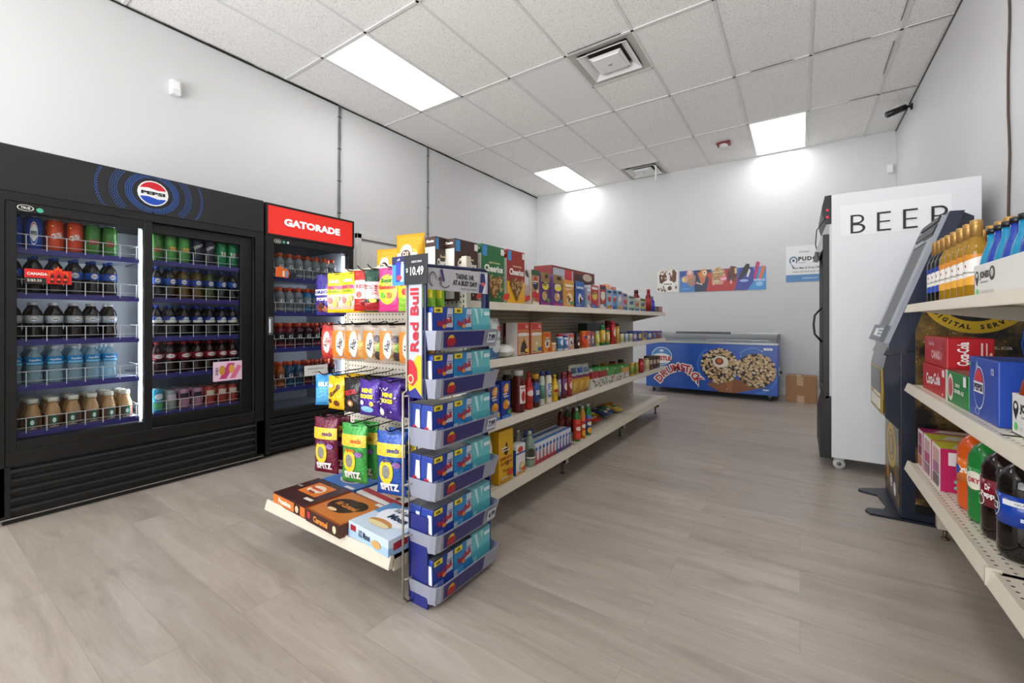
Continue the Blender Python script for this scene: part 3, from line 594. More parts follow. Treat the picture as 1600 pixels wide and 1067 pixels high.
B().pr(Frame((XF, 1.71, 1.662), (0, 1, 0), (0, 0, 1), .14, .04), [('ring', .2, .5, .2, .4, .12, '#e8e8d8'), ('t', 'TRUE', .2, .5, .3, '#f0f0f0', {'w': .22, 'b': .02}), ('e', .55, .5, .08, .28, '#49b08c'), ('e', .78, .5, .07, .25, '#cfd8d8')]).obj('badge', d)
hb = B(); hb.box(XF, XF + .008, 1.668, 1.70, .95, 1.09, CHROME, .003); hb.box(XF + .008, XF + .022, 1.674, 1.694, .965, 1.075, M('#9ea2a6', .3, .8), .004); hb.obj('door_handle', d)
b = B(); grille(b, 1.69, 2.39, .05, .26, 5); b.box(XF - .04, XF - .006, 1.65, 2.43, .26, .30, BLACK); b.box(XF - .04, XF - .006, 1.65, 1.69, .03, .26, BLACK); b.box(XF - .04, XF - .006, 2.39, 2.43, .03, .26, BLACK); b.obj('grille', t)
B().box(-3.475, -3.455, 2.36, 2.375, .38, 1.65, LEDM).obj('light_strip', t)
for z in GZ:
    b = B(); b.box(-3.98, -3.46, 1.70, 2.38, z - .014, z - .004, M('#9aa0b0', .4)); b.box(-3.462, -3.452, 1.70, 2.38, z - .04, z - .001, M('#2a2f86', .4), .002); s_ = b.obj('shelf', t); g = B(); guard(g, 1.705, 2.375, z, .078, 1.755); g.obj('wire_guard', s_)
area('cooler_led_narrow', (-3.46, 2.35, 1.03), (R(90), 0, R(65)), .02, 1.2, 3.0, (.92, .96, 1))
GPROF = [(.85, 0), (1, .03), (1, .1), (.93, .14), (.98, .5), (1, .62), (.9, .72), (.55, .82), (.5, .84)]
def gat(liq, lab, mat=None): return Kit(lambda: bottle('sports_drink_bottle', .034, .20, mat or G(liq), '#e2552a', lab, [('t', 'G', .5, .55, .42, '#f4f4f4', {'b': .03})], GPROF, (.2, .62), (.52, .84, 1.0), ang=120))
g_cl, g_bl, g_rd, g_or, g_b2, g_pl = gat('', '#7f868c', T_CLEAR), gat('#2f7fb4', '#8a97a2'), gat('#7d1626', '#3f3338'), gat('#b8561c', '#8b5a3a'), gat('#14507c', '#31506c'), gat('#4a1630', '#3a2a34')
gr = [([g_cl] * 8, 'clear'), ([g_cl] * 4 + [g_bl] * 4, ''), ([g_rd, g_rd, g_rd, g_pl, g_pl, g_rd, g_rd, g_rd], ''), ([g_or, g_or, g_b2, g_b2, g_rd, g_rd, g_rd, g_rd], '')]
cn = {id(g_cl): 'clear', id(g_bl): 'light blue', id(g_rd): 'red', id(g_or): 'orange', id(g_b2): 'dark blue', id(g_pl): 'purple'}
for ri, (ks, _) in enumerate(gr):
    lev = ['top', 'second', 'third', 'lowest'][ri]
    for depth in (0, 1):
        for i, k in enumerate(ks):
            k.put((-3.502 - .073 * depth, 1.738 + .0775 * i, GZ[ri] - .003), R(90) + random.uniform(-.2, .2), f'{cn[id(k)]} sports drink bottle, {ORD[i]} from left, {["front", "second"][depth]} row, {lev} shelf, narrow cooler', 'bottle', f'sports drinks on the {lev} shelf of the narrow cooler')
b = B(); p0 = onX(470, 592, XF); p1 = onX(508, 610, XF); b.box(XF + .0005, XF + .002, 1.955, 2.16, .60, .685, '#e9e7e2'); b.pr(Frame((XF + .002, 1.955, .60), (0, 1, 0), (0, 0, 1), .205, .085), [('t', 'REFRIGERATED', .5, .66, .13, '#6b6b6b', {'w': .7}), ('t', '1 DRINK', .5, .32, .13, '#6b6b6b', {})])
tag(b.obj('paper_notice'), 'white paper notice low on the narrow cooler door', 'notice')
b = B(); x = XF + .0015; b.pr(Frame((x, 1.72, 1.40), (0, 1, 0), (0, 0, 1), .16, .09), [('p', [(.0, .05), (.85, .0), (.6, .75), (.38, .8), (.3, 1), (.02, .85)], '#e86a24'), ('r', .35, .1, .45, .6, '#f2e2c8'), ('r', .5, .1, .6, .6, '#5a9fd0'), ('p', [(.62, .0), (1.05, .0), (1.0, .5), (.7, .45)], '#1c1c1e')]); b.box(XF + .0003, x, 1.73, 1.82, 1.41, 1.46, '#e86a24')
tag(b.obj('promo_sticker'), 'orange promotion sticker high on the narrow cooler door', 'sticker')
# ================================================================== GONDOLA SHELVING
GY0, SEC = 1.50, 1.15
XC = -1.66; XE = -1.25          # centre line, front edge of the aisle side
SLOT = M('#3a3732', .7)
def lipshelf(b, x0, x1, y0, y1, z, mat=M_CREAM, side=1, lip=.034, deck=None):
    """shelf with its front lip at x1 (side=+1) or at x0 (side=-1)"""
    b.box(x0, x1, y0, y1, z - .012, z, deck or mat)
    xf = x1 if side > 0 else x0; s_ = side
    b.prism([(xf - .012 * s_, z + .004), (xf, z + .006), (xf + .012 * s_, z - lip + .004), (xf + .012 * s_, z - lip), (xf - .004 * s_, z - lip)], 'y', y0 + .002, y1 - .002, mat)
    b.box(x0, x1, y0, y0 + .01, z - .03, z, mat); b.box(x0, x1, y1 - .01, y1, z - .03, z, mat)
LV = [1.148, .862, .548]; BASEZ = .215
gon = thing('shelving_gondola', 'long cream double-sided grocery shelving unit down the middle of the store', 'shelving', (0, 0, 0))
for k in range(3):
    y0, y1 = GY0 + k * SEC, GY0 + (k + 1) * SEC
    b = B(); b.box(XC + .02, XC + .028, y0 + .012, y1 - .012, .18, 1.145, PEGB); b.box(XC - .028, XC - .02, y0 + .012, y1 - .012, .18, 1.145, PEGB); b.box(XC - .02, XC + .02, y0 + .012, y1 - .012, 1.125, 1.14, M_CREAM); b.obj('back_panel', gon)
    for z in LV:
        b = B(); lipshelf(b, XC + .03, XE - .012, y0, y1, z); s_ = b.obj('shelf', gon)
        for y in (y0 + .012, y1 - .016):
            c = B(); c.prism([(XC + .03, z - .10), (XC + .03, z - .014), (XE - .05, z - .014), (XE - .05, z - .03)], 'y', y, y + .004, M('#b9ae9b', .4)); c.obj('bracket', s_)
    b = B(); lipshelf(b, XC + .03, XE - .0, y0, y1, BASEZ, deck=PERF if k < 2 else M_CREAM, lip=.04); b.obj('base_shelf', gon)
    for z in (1.148, .7): b = B(); lipshelf(b, -2.02, XC - .03, y0, y1, z, side=-1); b.obj('shelf', gon)
    b = B(); lipshelf(b, -2.06, XC - .03, y0, y1, BASEZ, side=-1); b.obj('base_shelf', gon)
for k in range(4):
    y = GY0 + k * SEC; b = B(); b.box(XC - .03, XC + .03, y - .012, y + .012, .0, 1.155, M('#c9c0ae', .4))
    for sg in (1,):
        for q in range(40): b.box(XC + .0298, XC + .0304, y - .003, y + .003, .2 + q * .0235, .212 + q * .0235, SLOT)
    b.obj('upright', gon)
    if k: 
        f = B(); f.box(XC + .03, XE - .08, y - .02, y - .016, .08, .19, M('#cfc6b4', .4)); f.box(XE - .16, XE - .08, y - .02, y + .02, .075, .185, M('#b7ad9a', .4), .003)
        for q in range(4): f.box(XE - .15 + q * .016, XE - .145 + q * .016, y - .0204, y - .02, .09, .17, SLOT)
        f.cyl((XE - .12, y, 0), (XE - .12, y, .08), .008, M('#6b6258', .4, .6)); f.cyl((XE - .12, y, 0), (XE - .12, y, .008), .018, M('#6b6258', .4, .6)); f.obj('base_foot', gon)
# end display
ey0, EX0, EX1, EYP = 1.04, -2.125, -1.235, 1.465
end = thing('end_display_shelving', 'cream pegboard end display with hooks and one low shelf facing the camera', 'shelving', (0, 0, 0))
PT = 1.30
B().box(EX0 + .03, EX1 - .03, EYP, EYP + .008, .18, PT, PEG).obj('pegboard', end)
b = B(); b.box(EX0 + .02, EX1 - .02, EYP - .004, EYP + .02, PT - .0, PT + .018, M_CREAM, .003); b.box(EX0 + .02, EX1 - .02, EYP - .004, EYP + .02, PT + .03, PT + .042, M_CREAM, .003); b.obj('top_rail', end)
for x in (EX0 + .013, EX1 - .013):
    b = B(); b.box(x - .015, x + .015, EYP - .005, EYP + .03, 0, PT + .05, M_CREAM, .003)
    for q in range(46): b.box(x - .003, x + .003, EYP - .0056, EYP - .005, .2 + q * .0235, .214 + q * .0235, SLOT)
    b.obj('upright', end)
b = B(); z = .195; b.box(EX0, EX1, ey0 + .012, EYP, z - .012, z, PERF)
b.prism([(ey0 + .012, z + .004), (ey0, z + .006), (ey0 - .012, z - .034), (ey0 - .012, z - .040), (ey0 + .004, z - .040)], 'x', EX0, EX1, M_CREAM)
b.box(EX0, EX0 + .01, ey0 + .01, EYP, z - .055, z, M_CREAM); b.box(EX1 - .01, EX1, ey0 + .015, EYP, z - .055, z, M('#c5b9a2', .4))
for q in range(5): b.box(EX1 - .0001, EX1 + .0006, ey0 + .05 + q * .08, ey0 + .06 + q * .08, z - .035, z - .022, SLOT)
b.obj('base_shelf', end)
HK = M('#2a2a2c', .35, .7)
def hook(x, z, L=.27):
    b = B(); b.tube([(x, EYP, z + .012), (x, EYP - .03, z + .004), (x, EYP - L + .02, z - .004), (x, EYP - L, z + .012)], .0028, HK, 6); b.obj('hook', end)
# ---- hanging bags
NUTC = '#c8b48e'
def hb(W, H, T, col, pr, name='hanging_snack_bag', mat=None): return lambda: bag(name, W, H, T, col, pr, hang=True, z0=-H, mat=mat)
def mk_candy(col2, col3, txt): return [('r', .08, .12, .92, .70, col2), ('e', .35, .3, .14, .1, col3), ('e', .6, .25, .14, .1, '#f2c84a'), ('e', .5, .4, .12, .09, '#e66aa0'), ('t', txt, .5, .58, .10, '#d12a6c', {'w': .7, 'b': .05, 'rot': 8})]
bagdefs = {
 'cookie': hb(.13, .20, .05, '#3d2f86', [('r', .04, .48, .96, .62, '#f0ecec'), ('t', 'OREO', .5, .55, .08, '#2a2f7a', {'w': .7, 'b': .05}), ('t', 'POPS', .55, .38, .08, '#f0ecec', {'w': .55, 'b': .05}), ('e', .35, .15, .16, .08, '#7b3b2c'), ('e', .65, .14, .16, .08, '#a96a58'), ('e', .5, .22, .16, .08, '#5a2c24')]),
 'gummy': hb(.125, .19, .045, '#f0cf1e', [('r', .1, .08, .9, .45, '#eec3b0'), ('t', 'TWISTERS', .5, .62, .09, '#cc2d8a', {'w': .8, 'b': .05}), ('t', 'SOUR', .5, .78, .08, '#fbfbf0', {'w': .5, 'b': .05}), ('e', .3, .3, .12, .08, '#e9898a'), ('e', .55, .22, .12, .08, '#f3e26b'), ('e', .7, .34, .1, .07, '#b2cf6a'), ('t', 'Candy', .5, .52, .07, '#5a9a3a', {'w': .5, 'b': .04})]),
 'red': hb(.10, .185, .045, '#c1251f', [('r', .15, .3, .8, .75, '#e9e4e4'), ('t', 'KIDS', .5, .6, .1, '#c1251f', {'w': .5, 'b': .04}), ('e', .4, .4, .14, .08, '#d8493a'), ('e', .6, .2, .14, .08, '#7c1512')]),
 'green': hb(.085, .19, .045, '#23483a', [('r', .1, .3, .9, .7, '#dcd8d6'), ('t', 'JUJUBES', .5, .5, .4, '#b3262a', {'rot': 90, 'w': .25, 'b': .03}), ('r', .05, .03, .95, .22, '#a5202a'), ('e', .5, .26, .2, .05, '#e8d060')]),
 'sour': hb(.135, .19, .05, '#e0428c', [('e', .5, .5, .4, .34, '#efe23a'), ('t', 'Sour', .5, .7, .11, '#2e7d2a', {'w': .5, 'b': .06}), ('t', 'Gummies', .5, .55, .11, '#d8402a', {'w': .7, 'b': .06}), ('e', .35, .36, .1, .07, '#6ab33c'), ('e', .62, .36, .1, .07, '#e86a2c')]),
 'lime': hb(.13, .19, .05, '#8fc43a', [('r', .06, .3, .94, .7, '#f2df2a'), ('t', 'Sour', .5, .6, .12, '#d8322a', {'w': .6, 'b': .06}), ('e', .4, .42, .12, .08, '#d8322a'), ('e', .65, .4, .1, .08, '#3f8f34')]),
 'crimson': hb(.10, .165, .05, '#b02a2a', [('r', .1, .1, .9, .85, '#c8402f'), ('e', .45, .5, .2, .32, '#f2e9e2'), ('t', 'Allan', .45, .5, .18, '#7a1c1c', {'rot': 75, 'w': .28, 'b': .03}), ('e', .75, .5, .14, .12, '#e84a3a')]),
 'orange': hb(.125, .165, .05, '#d9ccc0', [('r', .04, .05, .62, .85, '#d9812c'), ('r', .62, .08, .96, .6, '#c98f4a'), ('e', .45, .48, .17, .36, '#f4efe8'), ('t', 'Allan', .45, .48, .16, '#1d1d1d', {'rot': 75, 'w': .3, 'b': .04}), ('e', .8, .2, .12, .1, '#d8a05c'), ('e', .82, .45, .1, .1, '#c9b04a')], mat=T_FILM),
 'jelly': hb(.125, .165, .05, '#cfc4b6', [('r', .04, .06, .55, .86, '#d0843a'), ('r', .55, .08, .96, .75, '#8f7a52'), ('e', .42, .48, .16, .34, '#f4efe8'), ('t', 'Allan', .42, .48, .15, '#1d1d1d', {'rot': 75, 'w': .3, 'b': .04}), ('e', .75, .2, .12, .12, '#3a2c2c'), ('e', .8, .42, .12, .12, '#7d9a3a'), ('e', .72, .65, .1, .1, '#3c3044')], mat=T_FILM),
 'bluebag': hb(.10, .15, .04, '#2f8fd0', [('r', .1, .1, .9, .6, '#55a9e0'), ('t', 'MILK', .5, .7, .14, '#eaf4fb', {'w': .5, 'b': .04})]),
 'yellow': hb(.125, .16, .04, '#efc012', [('t', 'Glosette', .5, .55, .14, '#5a2014', {'rot': 38, 'w': .62, 'b': .05}), ('e', .25, .25, .1, .07, '#5c2c16'), ('e', .6, .2, .14, .09, '#6a3518'), ('e', .72, .7, .09, .07, '#5c2c16'), ('e', .35, .72, .14, .06, '#f6e7b8')]),
 'black': hb(.12, .16, .04, '#141114', [('t', 'SKOR', .5, .6, .15, '#c6252e', {'w': .6, 'b': .06, 'rot': 12}), ('e', .5, .28, .16, .10, '#9c5a34'), ('e', .5, .28, .09, .06, '#e2c9a2')]),
 'purple': hb(.125, .16, .045, '#4b2a96', [('t', 'MINI', .5, .72, .12, '#f2dd3a', {'w': .5, 'b': .07}), ('t', 'EGGS', .5, .56, .12, '#f2dd3a', {'w': .6, 'b': .07}), ('e', .5, .2, .3, .09, '#8fc8e8'), ('e', .3, .38, .09, .07, '#f2f0f6'), ('e', .75, .36, .09, .07, '#e8b04a')]),
 'purple2': hb(.14, .16, .045, '#46268a', [('t', 'MINI', .5, .68, .12, '#f0da34', {'w': .5, 'b': .07}), ('t', 'EGGS', .5, .52, .12, '#f0da34', {'w': .55, 'b': .07})] + [('e', random.uniform(.1, .9), random.uniform(.08, .92), .025, .02, '#e9e4f2') for _ in range(22)] + [('e', .5, .26, .1, .09, '#f4efe0')]),
}
def seeds(c1, c2, c3): return hb(.150, .272, .04, c1, [('r', .03, .62, .97, .82, c2), ('t', 'seeds', .62, .72, .08, c3, {'w': .4, 'b': .03}), ('e', .4, .38, .24, .20, '#efd02c'), ('e', .4, .38, .13, .11, '#8f8f86'), ('t', 'SPITZ', .5, .14, .13, '#f4f0f0', {'w': .62, 'b': .07}), ('e', .75, .5, .13, .05, '#8b5fa0'), ('t', 'Spitz', .45, .56, .07, c3, {'w': .4, 'b': .04})], 'sunflower_seed_bag')
bagdefs['seedred'] = seeds('#6d1a36', '#f0c73a', '#5a2c7a'); bagdefs['seedgreen'] = seeds('#3fa044', '#e8c43c', '#d05a1c'); bagdefs['seedblue'] = seeds('#1f4fa8', '#eec83a', '#203a80')
kits = {k: Kit(f) for k, f in bagdefs.items()}
BL = {'cookie': 'purple and blue cookie pop snack bag', 'gummy': 'yellow sour candy bag', 'red': 'red and white candy bag', 'green': 'dark green and red candy bag', 'sour': 'pink and yellow sour gummy bag', 'lime': 'lime and yellow sour gummy bag',
      'crimson': 'red candy bag with white oval', 'orange': 'clear orange candy bag with white oval', 'jelly': 'clear mixed jelly bag with white oval', 'bluebag': 'light blue candy bag', 'yellow': 'yellow raisin candy bag', 'black': 'black toffee candy bag',
      'purple': 'purple chocolate egg bag with blue splash', 'purple2': 'purple white-dotted chocolate egg bag', 'seedred': 'maroon sunflower seed bag', 'seedgreen': 'green sunflower seed bag', 'seedblue': 'blue sunflower seed bag'}
HG = [  # row name, hook z, [(kit, x, tilt deg, count, swing)]
 ('top hook row', 1.295, [('cookie', -1.945, 6, 2), ('gummy', -1.845, 14, 2), ('gummy', -1.735, 4, 3), ('red', -1.645, 22, 3), ('green', -1.572, 35, 3), ('sour', -1.462, 6, 3), ('lime', -1.335, 12, 3)]),
 ('second hook row', 1.045, [('crimson', -1.90, 16, 2), ('orange', -1.79, 18, 2), ('orange', -1.69, 24, 3), ('jelly', -1.565, 14, 3), ('jelly', -1.45, 20, 3), ('orange', -1.33, 14, 2)]),
 ('third hook row', .800, [('bluebag', -1.945, 30, 2), ('yellow', -1.845, 8, 3), ('black', -1.72, 10, 3), ('purple', -1.60, 8, 3), ('purple2', -1.46, -4, 3)]),
 ('lowest hook row', .590, [('seedred', -1.935, 16, 2), ('seedgreen', -1.71, 12, 2), ('seedblue', -1.455, 16, 2)])]
for rn, z, row in HG:
    for i, (kk, x, tilt, cnt) in enumerate(row):
        hook(x, z)
        for q in range(cnt):
            y = EYP - .235 + q * .052 + (.01 if q else 0)
            which = {0: 'frontmost', 1: 'second back', 2: 'third back'}[q]
            nth = f'{ORD[i]} hook from left'
            kits[kk].put((x + .003 * q, y, z - .006), R(tilt + random.uniform(-3, 3)), f'{BL[kk]}, {which}, {nth}, {rn}'.replace('hook row', 'row'), 'snack bag', f'snack bags hanging on the {rn} of the end display')
for x, z in ((-1.60, .585), (-1.84, .60)): hook(x, z, .26)
# ---- dessert boxes on the low end shelf
def flat(w, d, h, col, top, front, right, loc, rz, lb):
    o = carton('dessert_box', w, d, h, col, front=front, top=top, right=right); o.location = (loc[0], loc[1], z0_); o.rotation_euler.z = R(rz); tag(o, lb, 'snack box', 'boxed cakes on the low end display shelf')
z0_ = .196
flat(.285, .225, .052, '#3a1612', [('r', .25, .35, .78, .85, '#e07a2a'), ('e', .5, .6, .2, .17, '#f3e3c8'), ('t', 'Passion', .48, .62, .11, '#d8481c', {'w': .34, 'b': .05}), ('t', 'Flakie', .52, .47, .08, '#b02a1c', {'b': .04}), ('r', .68, .18, .9, .26, '#e8e2dc'), ('t', 'VACHON', .12, .5, .06, '#e8dfd8', {'w': .13})],
     [('r', .0, .1, 1, .9, '#e0742a'), ('t', 'Passion', .38, .5, .45, '#f6ead8', {'w': .4, 'b': .05}), ('r', .68, .1, .86, .9, '#2a100c'), ('e', .77, .5, .05, .3, '#e8c79a')], [('r', 0, 0, 1, 1, '#b5581e')], (-1.925, 1.150), -2, 'dark brown and orange cake box at the left end of the low shelf')
flat(.265, .225, .052, '#9a4a1c', [('r', .03, .04, .97, .96, '#c8742c'), ('e', .42, .5, .34, .27, '#2a120a'), ('e', .62, .62, .24, .18, '#2a120a'), ('t', 'Ah Caramel', .48, .52, .14, '#e08a34', {'w': .54, 'b': .03}), ('e', .38, .28, .12, .05, '#e9cf9c'), ('r', .82, .86, .99, .95, '#e6e0da')],
     [('r', 0, 0, 1, 1, '#3a1a10'), ('t', 'Caramel', .45, .5, .5, '#e08a34', {'w': .42, 'b': .05}), ('e', .1, .6, .05, .3, '#c22a3a'), ('e', .86, .5, .05, .3, '#ead4a8')], [('r', 0, 0, 1, 1, '#5a2a14')], (-1.635, 1.135), -3, 'caramel brown cake box in the middle of the low end shelf')
flat(.262, .215, .062, '#c9d9ea', [('r', 0, .55, 1, 1, '#5b8fc4'), ('e', .55, .62, .42, .34, '#f2f4f8'), ('e', .46, .30, .26, .12, '#c98a44'), ('e', .46, .25, .25, .07, '#ecd9a4'), ('t', '1/2 Lune', .52, .80, .12, '#16324f', {'w': .42, 'b': .03}), ('t', 'Moon', .60, .58, .17, '#16324f', {'w': .42, 'b': .05})],
     [('r', 0, 0, 1, .5, '#a9c8e6'), ('p', [(.06, .5), (.2, .5), (.2, .85), (.06, .85)], '#a8222c'), ('t', '1/2 Moon', .42, .55, .42, '#16324f', {'w': .28, 'b': .03}), ('e', .72, .4, .11, .24, '#d9a860')], [('r', 0, 0, 1, .5, '#8fb4da'), ('p', [(.1, .25), (.4, .35), (.4, .8), (.1, .7)], '#a8222c')], (-1.365, 1.150), -4, 'white and blue moon cake box at right of the low end shelf')
flat(.27, .19, .05, '#2f6fc0', [('e', .5, .5, .3, .3, '#dfe6ea'), ('e', .52, .42, .2, .18, '#3a1c14'), ('e', .52, .42, .08, .08, '#e9e2dc'), ('t', 'Jos Louis', .5, .72, .14, '#f4efe6', {'w': .5, 'b': .05}), ('r', .72, .0, .98, .1, '#e6e6e6')], [('r', 0, 0, 1, 1, '#2a5fa8')], [], (-1.905, 1.363), -2, 'blue cake box at the back left of the low end shelf')
flat(.285, .20, .05, '#ded8d4', [('r', 0, 0, 1, .14, '#efeae6'), ('r', 0, .14, 1, .3, '#b8202c'), ('t', 'FLAKIE', .62, .66, .22, '#3a2420', {'w': .5, 'b': .04}), ('t', 'Passion', .55, .86, .1, '#3a2420', {'w': .3}), ('e', .45, .47, .2, .09, '#e2b98a'), ('e', .6, .40, .2, .07, '#d49a6a'), ('e', .22, .6, .06, .07, '#6a1a24'), ('e', .82, .36, .05, .06, '#6a1a24')],
     [('r', 0, .0, 1, .5, '#f0e8e6'), ('t', 'Flakie', .5, .5, .4, '#b8202c', {'w': .3, 'b': .03})], [('r', 0, 0, 1, 1, '#7a2a24'), ('t', 'Passion', .5, .5, .5, '#ecd9cc', {'w': .7, 'b': .04})], (-1.60, 1.352), -6, 'white and red pastry box at the back of the low end shelf')
flat(.17, .19, .05, '#16305c', [('e', .4, .4, .22, .14, '#e8c43a'), ('r', .1, .7, .9, .85, '#2a4f8c')], [('r', 0, 0, 1, 1, '#1c3f78')], [], (-1.33, 1.37), 2, 'dark blue and yellow cake box behind the moon cake box')
# ---- energy drink rack
RX0, RX1, RY0, RY1 = -1.225, -1.083, 1.115, 1.50
NAVY = M('#232a7c', .35); LAV = M('#a4a8ba', .35, .2); DKB = M('#16204f', .35)
rack = thing('energy_drink_rack', 'blue and grey energy drink rack with six stacked trays of cartons', 'display rack', (0, 0, 0))
b = B(); b.box(RX0, RX0 + .095, RY0 + .003, RY0 + .012, 0.0, .335, NAVY, .002); b.box(RX0, RX0 + .095, RY1 - .005, RY1 + .006, 0.0, .43, NAVY, .002); b.box(RX0, RX0 + .006, RY0, RY1, 0.02, .335, DKB); b.obj('base_panel', rack)
b = B(); b.box(RX0 + .05, RX0 + .075, RY1 - .008, RY1 + .006, .40, 1.255, DKB, .003); b.box(RX0 + .082, RX0 + .094, RY0 - .004, RY0 + .008, .77, 1.24, DKB, .003)
b.tube([(RX0 + .075, RY0, 1.264), (RX0 + .075, RY1 - .02, 1.282), (RX0 + .075, RY1 + .004, 1.274), (RX0 + .075, RY1 + .012, 1.255), (RX0 + .075, RY1, .40)], .007, DKB, 8)
b.tube([(RX0 + .0, RY0 + .003, 0.3), (RX0 + .0, RY0 + .003, .80)], .003, M('#a9a69c', .3, .7), 6); b.obj('frame', rack)
b = B(); b.tube([(-1.216, 1.080, .03), (-1.216, 1.080, .79), (-1.216, 1.098, .80), (-1.216, 1.098, 1.22)], .0045, M('#b9b4a4', .3, .6), 6); b.tube([(-1.216, 1.080, .04), (-1.215, 1.10, .012), (-1.205, 1.118, .012)], .004, M('#6b655a', .3, .6), 6)
for z in (.10, .26, .45, .78): b.tube([(-1.216, 1.080, z), (-1.205, 1.118, z)], .0035, M('#c9c5b8', .3, .6), 6)
b.obj('wire_post', rack)
b = B(); hx = RX0 + .083; b.add([(hx, RY0 + .002, 1.177), (hx, RY1 - .002, 1.177), (hx, RY1 - .002, 1.272), (hx, RY0 + .002, 1.258), (hx - .004, RY0 + .002, 1.177), (hx - .004, RY1 - .002, 1.177), (hx - .004, RY1 - .002, 1.272), (hx - .004, RY0 + .002, 1.258)], [(0, 1, 2, 3), (7, 6, 5, 4), (0, 4, 5, 1), (3, 2, 6, 7), (1, 5, 6, 2), (0, 3, 7, 4)], '#c4c3c9')
F = Frame((hx, RY0 + .002, 1.177), (0, 1, 0), (0, 0, 1), RY1 - RY0 - .004, .088)
b.pr(F, [('t', 'TAKING 1HR', .60, .70, .25, '#1c1a24', {'w': .30, 'b': .05}), ('t', 'AT A BUSY DAY?', .60, .40, .25, '#1c1a24', {'w': .40, 'b': .05}), ('t', 'GIVES YOU WINGS', .66, .14, .08, '#2c2a38', {'w': .26}),
         ('p', [(.83, .02), (.95, .02), (.98, .98), (.86, .98)], '#e6e6ee'), ('p', [(.83, .02), (.89, .02), (.93, .45), (.84, .45)], '#2c2e74'), ('p', [(.85, .5), (.95, .5), (.93, .98), (.86, .98)], '#262a72'), ('e', .90, .46, .035, .1, '#d8605c'),
         ('ring', .10, .45, .05, .32, .2, '#5a5458', 0, 270), ('p', [(.20, .9), (.235, .92), (.27, .4), (.24, .38)], '#3a3672'), ('ring', .27, .3, .07, .2, .2, '#3c3638', 160, 340), ('e', .20, .48, .02, .1, '#6a4a4a')])
b.obj('header_sign', rack)
b = B(); sx0, sx1 = -1.222, -1.143; b.box(sx0, sx1, RY0 - .012, RY0 - .006, .775, 1.205, '#b9bccb', .001)
F = Frame((sx0, RY0 - .012, .775), (1, 0, 0), (0, 0, 1), sx1 - sx0, .43)
b.pr(F, [('r', 0, 0, 1, .22, '#1f2a86'), ('p', [(.0, .14), (.2, .05), (.6, .09), (1, .02), (1, .36), (.75, .37), (.4, .30), (.1, .2)], '#eeb91c'), ('p', [(.0, .13), (.45, .10), (.75, .16), (.72, .25), (.5, .31), (.25, .33), (.0, .30)], '#c31b2d'), ('ring', .3, .16, .2, .04, .3, '#e8d8a0'), ('t', 'Red Bull', .55, .67, .60, '#c31b2d', {'rot': 90, 'hm': .043, 'wm': .235, 'b': .03})])
b.obj('side_sign', rack)
for k, zt in enumerate((.952, .775, .590, .400, .208, .022)):
    b = B(); z0, z1 = zt, zt + .072; xb, xm, x1t, x1b = RX0 + .005, RX0 + .03, RX1 + .004, RX1 - .012; ya, yb = RY0 - .0, RY1 + .01
    b.box(xb, x1b - .004, ya + .012, yb - .012, z0, z0 + .006, LAV)
    # tray wall: chamfered band, flaring outwards to the top
    prof = [(xb, ya + .006), (x1b - .03, ya + .006), (x1b - .008, ya + .014), (x1b, ya + .034), (x1b, yb - .034), (x1b - .008, yb - .014), (x1b - .03, yb - .006), (xb, yb - .006)]
    top = [(xb, ya - .004), (x1t - .028, ya - .004), (x1t - .006, ya + .004), (x1t + .002, ya + .026), (x1t + .002, yb - .026), (x1t - .006, yb - .004), (x1t - .028, yb + .004), (xb, yb + .004)]
    n = len(prof); vs = [(x, y, z0) for x, y in prof] + [(x, y, z1) for x, y in top] + [(x - .003 * (x > xb), y + (.003 if y < 1.3 else -.003), z1) for x, y in top] + [(x - .003 * (x > xb), y + (.003 if y < 1.3 else -.003), z0 + .002) for x, y in prof]
    fs = [(i, i + 1, i + 1 + n, i + n) for i in range(n - 1)] + [(i + n, i + 1 + n, i + 1 + 2 * n, i + 2 * n) for i in range(n - 1)] + [(i + 2 * n, i + 1 + 2 * n, i + 1 + 3 * n, i + 3 * n) for i in range(n - 1)]
    b.add(vs, fs, LAV); tr = b.obj('tray', rack)
    l = B(); yd = Vector((x1t + .002 - x1b, 0, z1 - z0)); F = Frame((x1b, ya + .036, z0), (0, 1, 0), yd, yb - ya - .075, yd.length, .0012)
    pc = '#c9ccd6' if k not in (0, 1, 2, 4) else '#c9ccd6'
    l.pr(F, [('p', [(.04, .1), (.77, .1), (.76, .93), (.0, .93)], '#2f2f74'), ('e', .14, .5, .06, .28, '#e8b838'), ('e', .12, .42, .05, .2, '#b8242c'), ('e', .17, .42, .05, .2, '#b8242c'), ('t', 'Red Bull', .145, .18, .12, '#b8242c', {'w': .12})] + ([('r', .82, .25, .99, .85, '#e8eaf0'), ('t', {0: '7.99', 2: '7.99', 4: '4.99'}[k], .905, .55, .4, '#1d2350', {'w': .14, 'b': .05})] if k in (0, 2, 4) else []))
    l.obj('tray_label', tr)
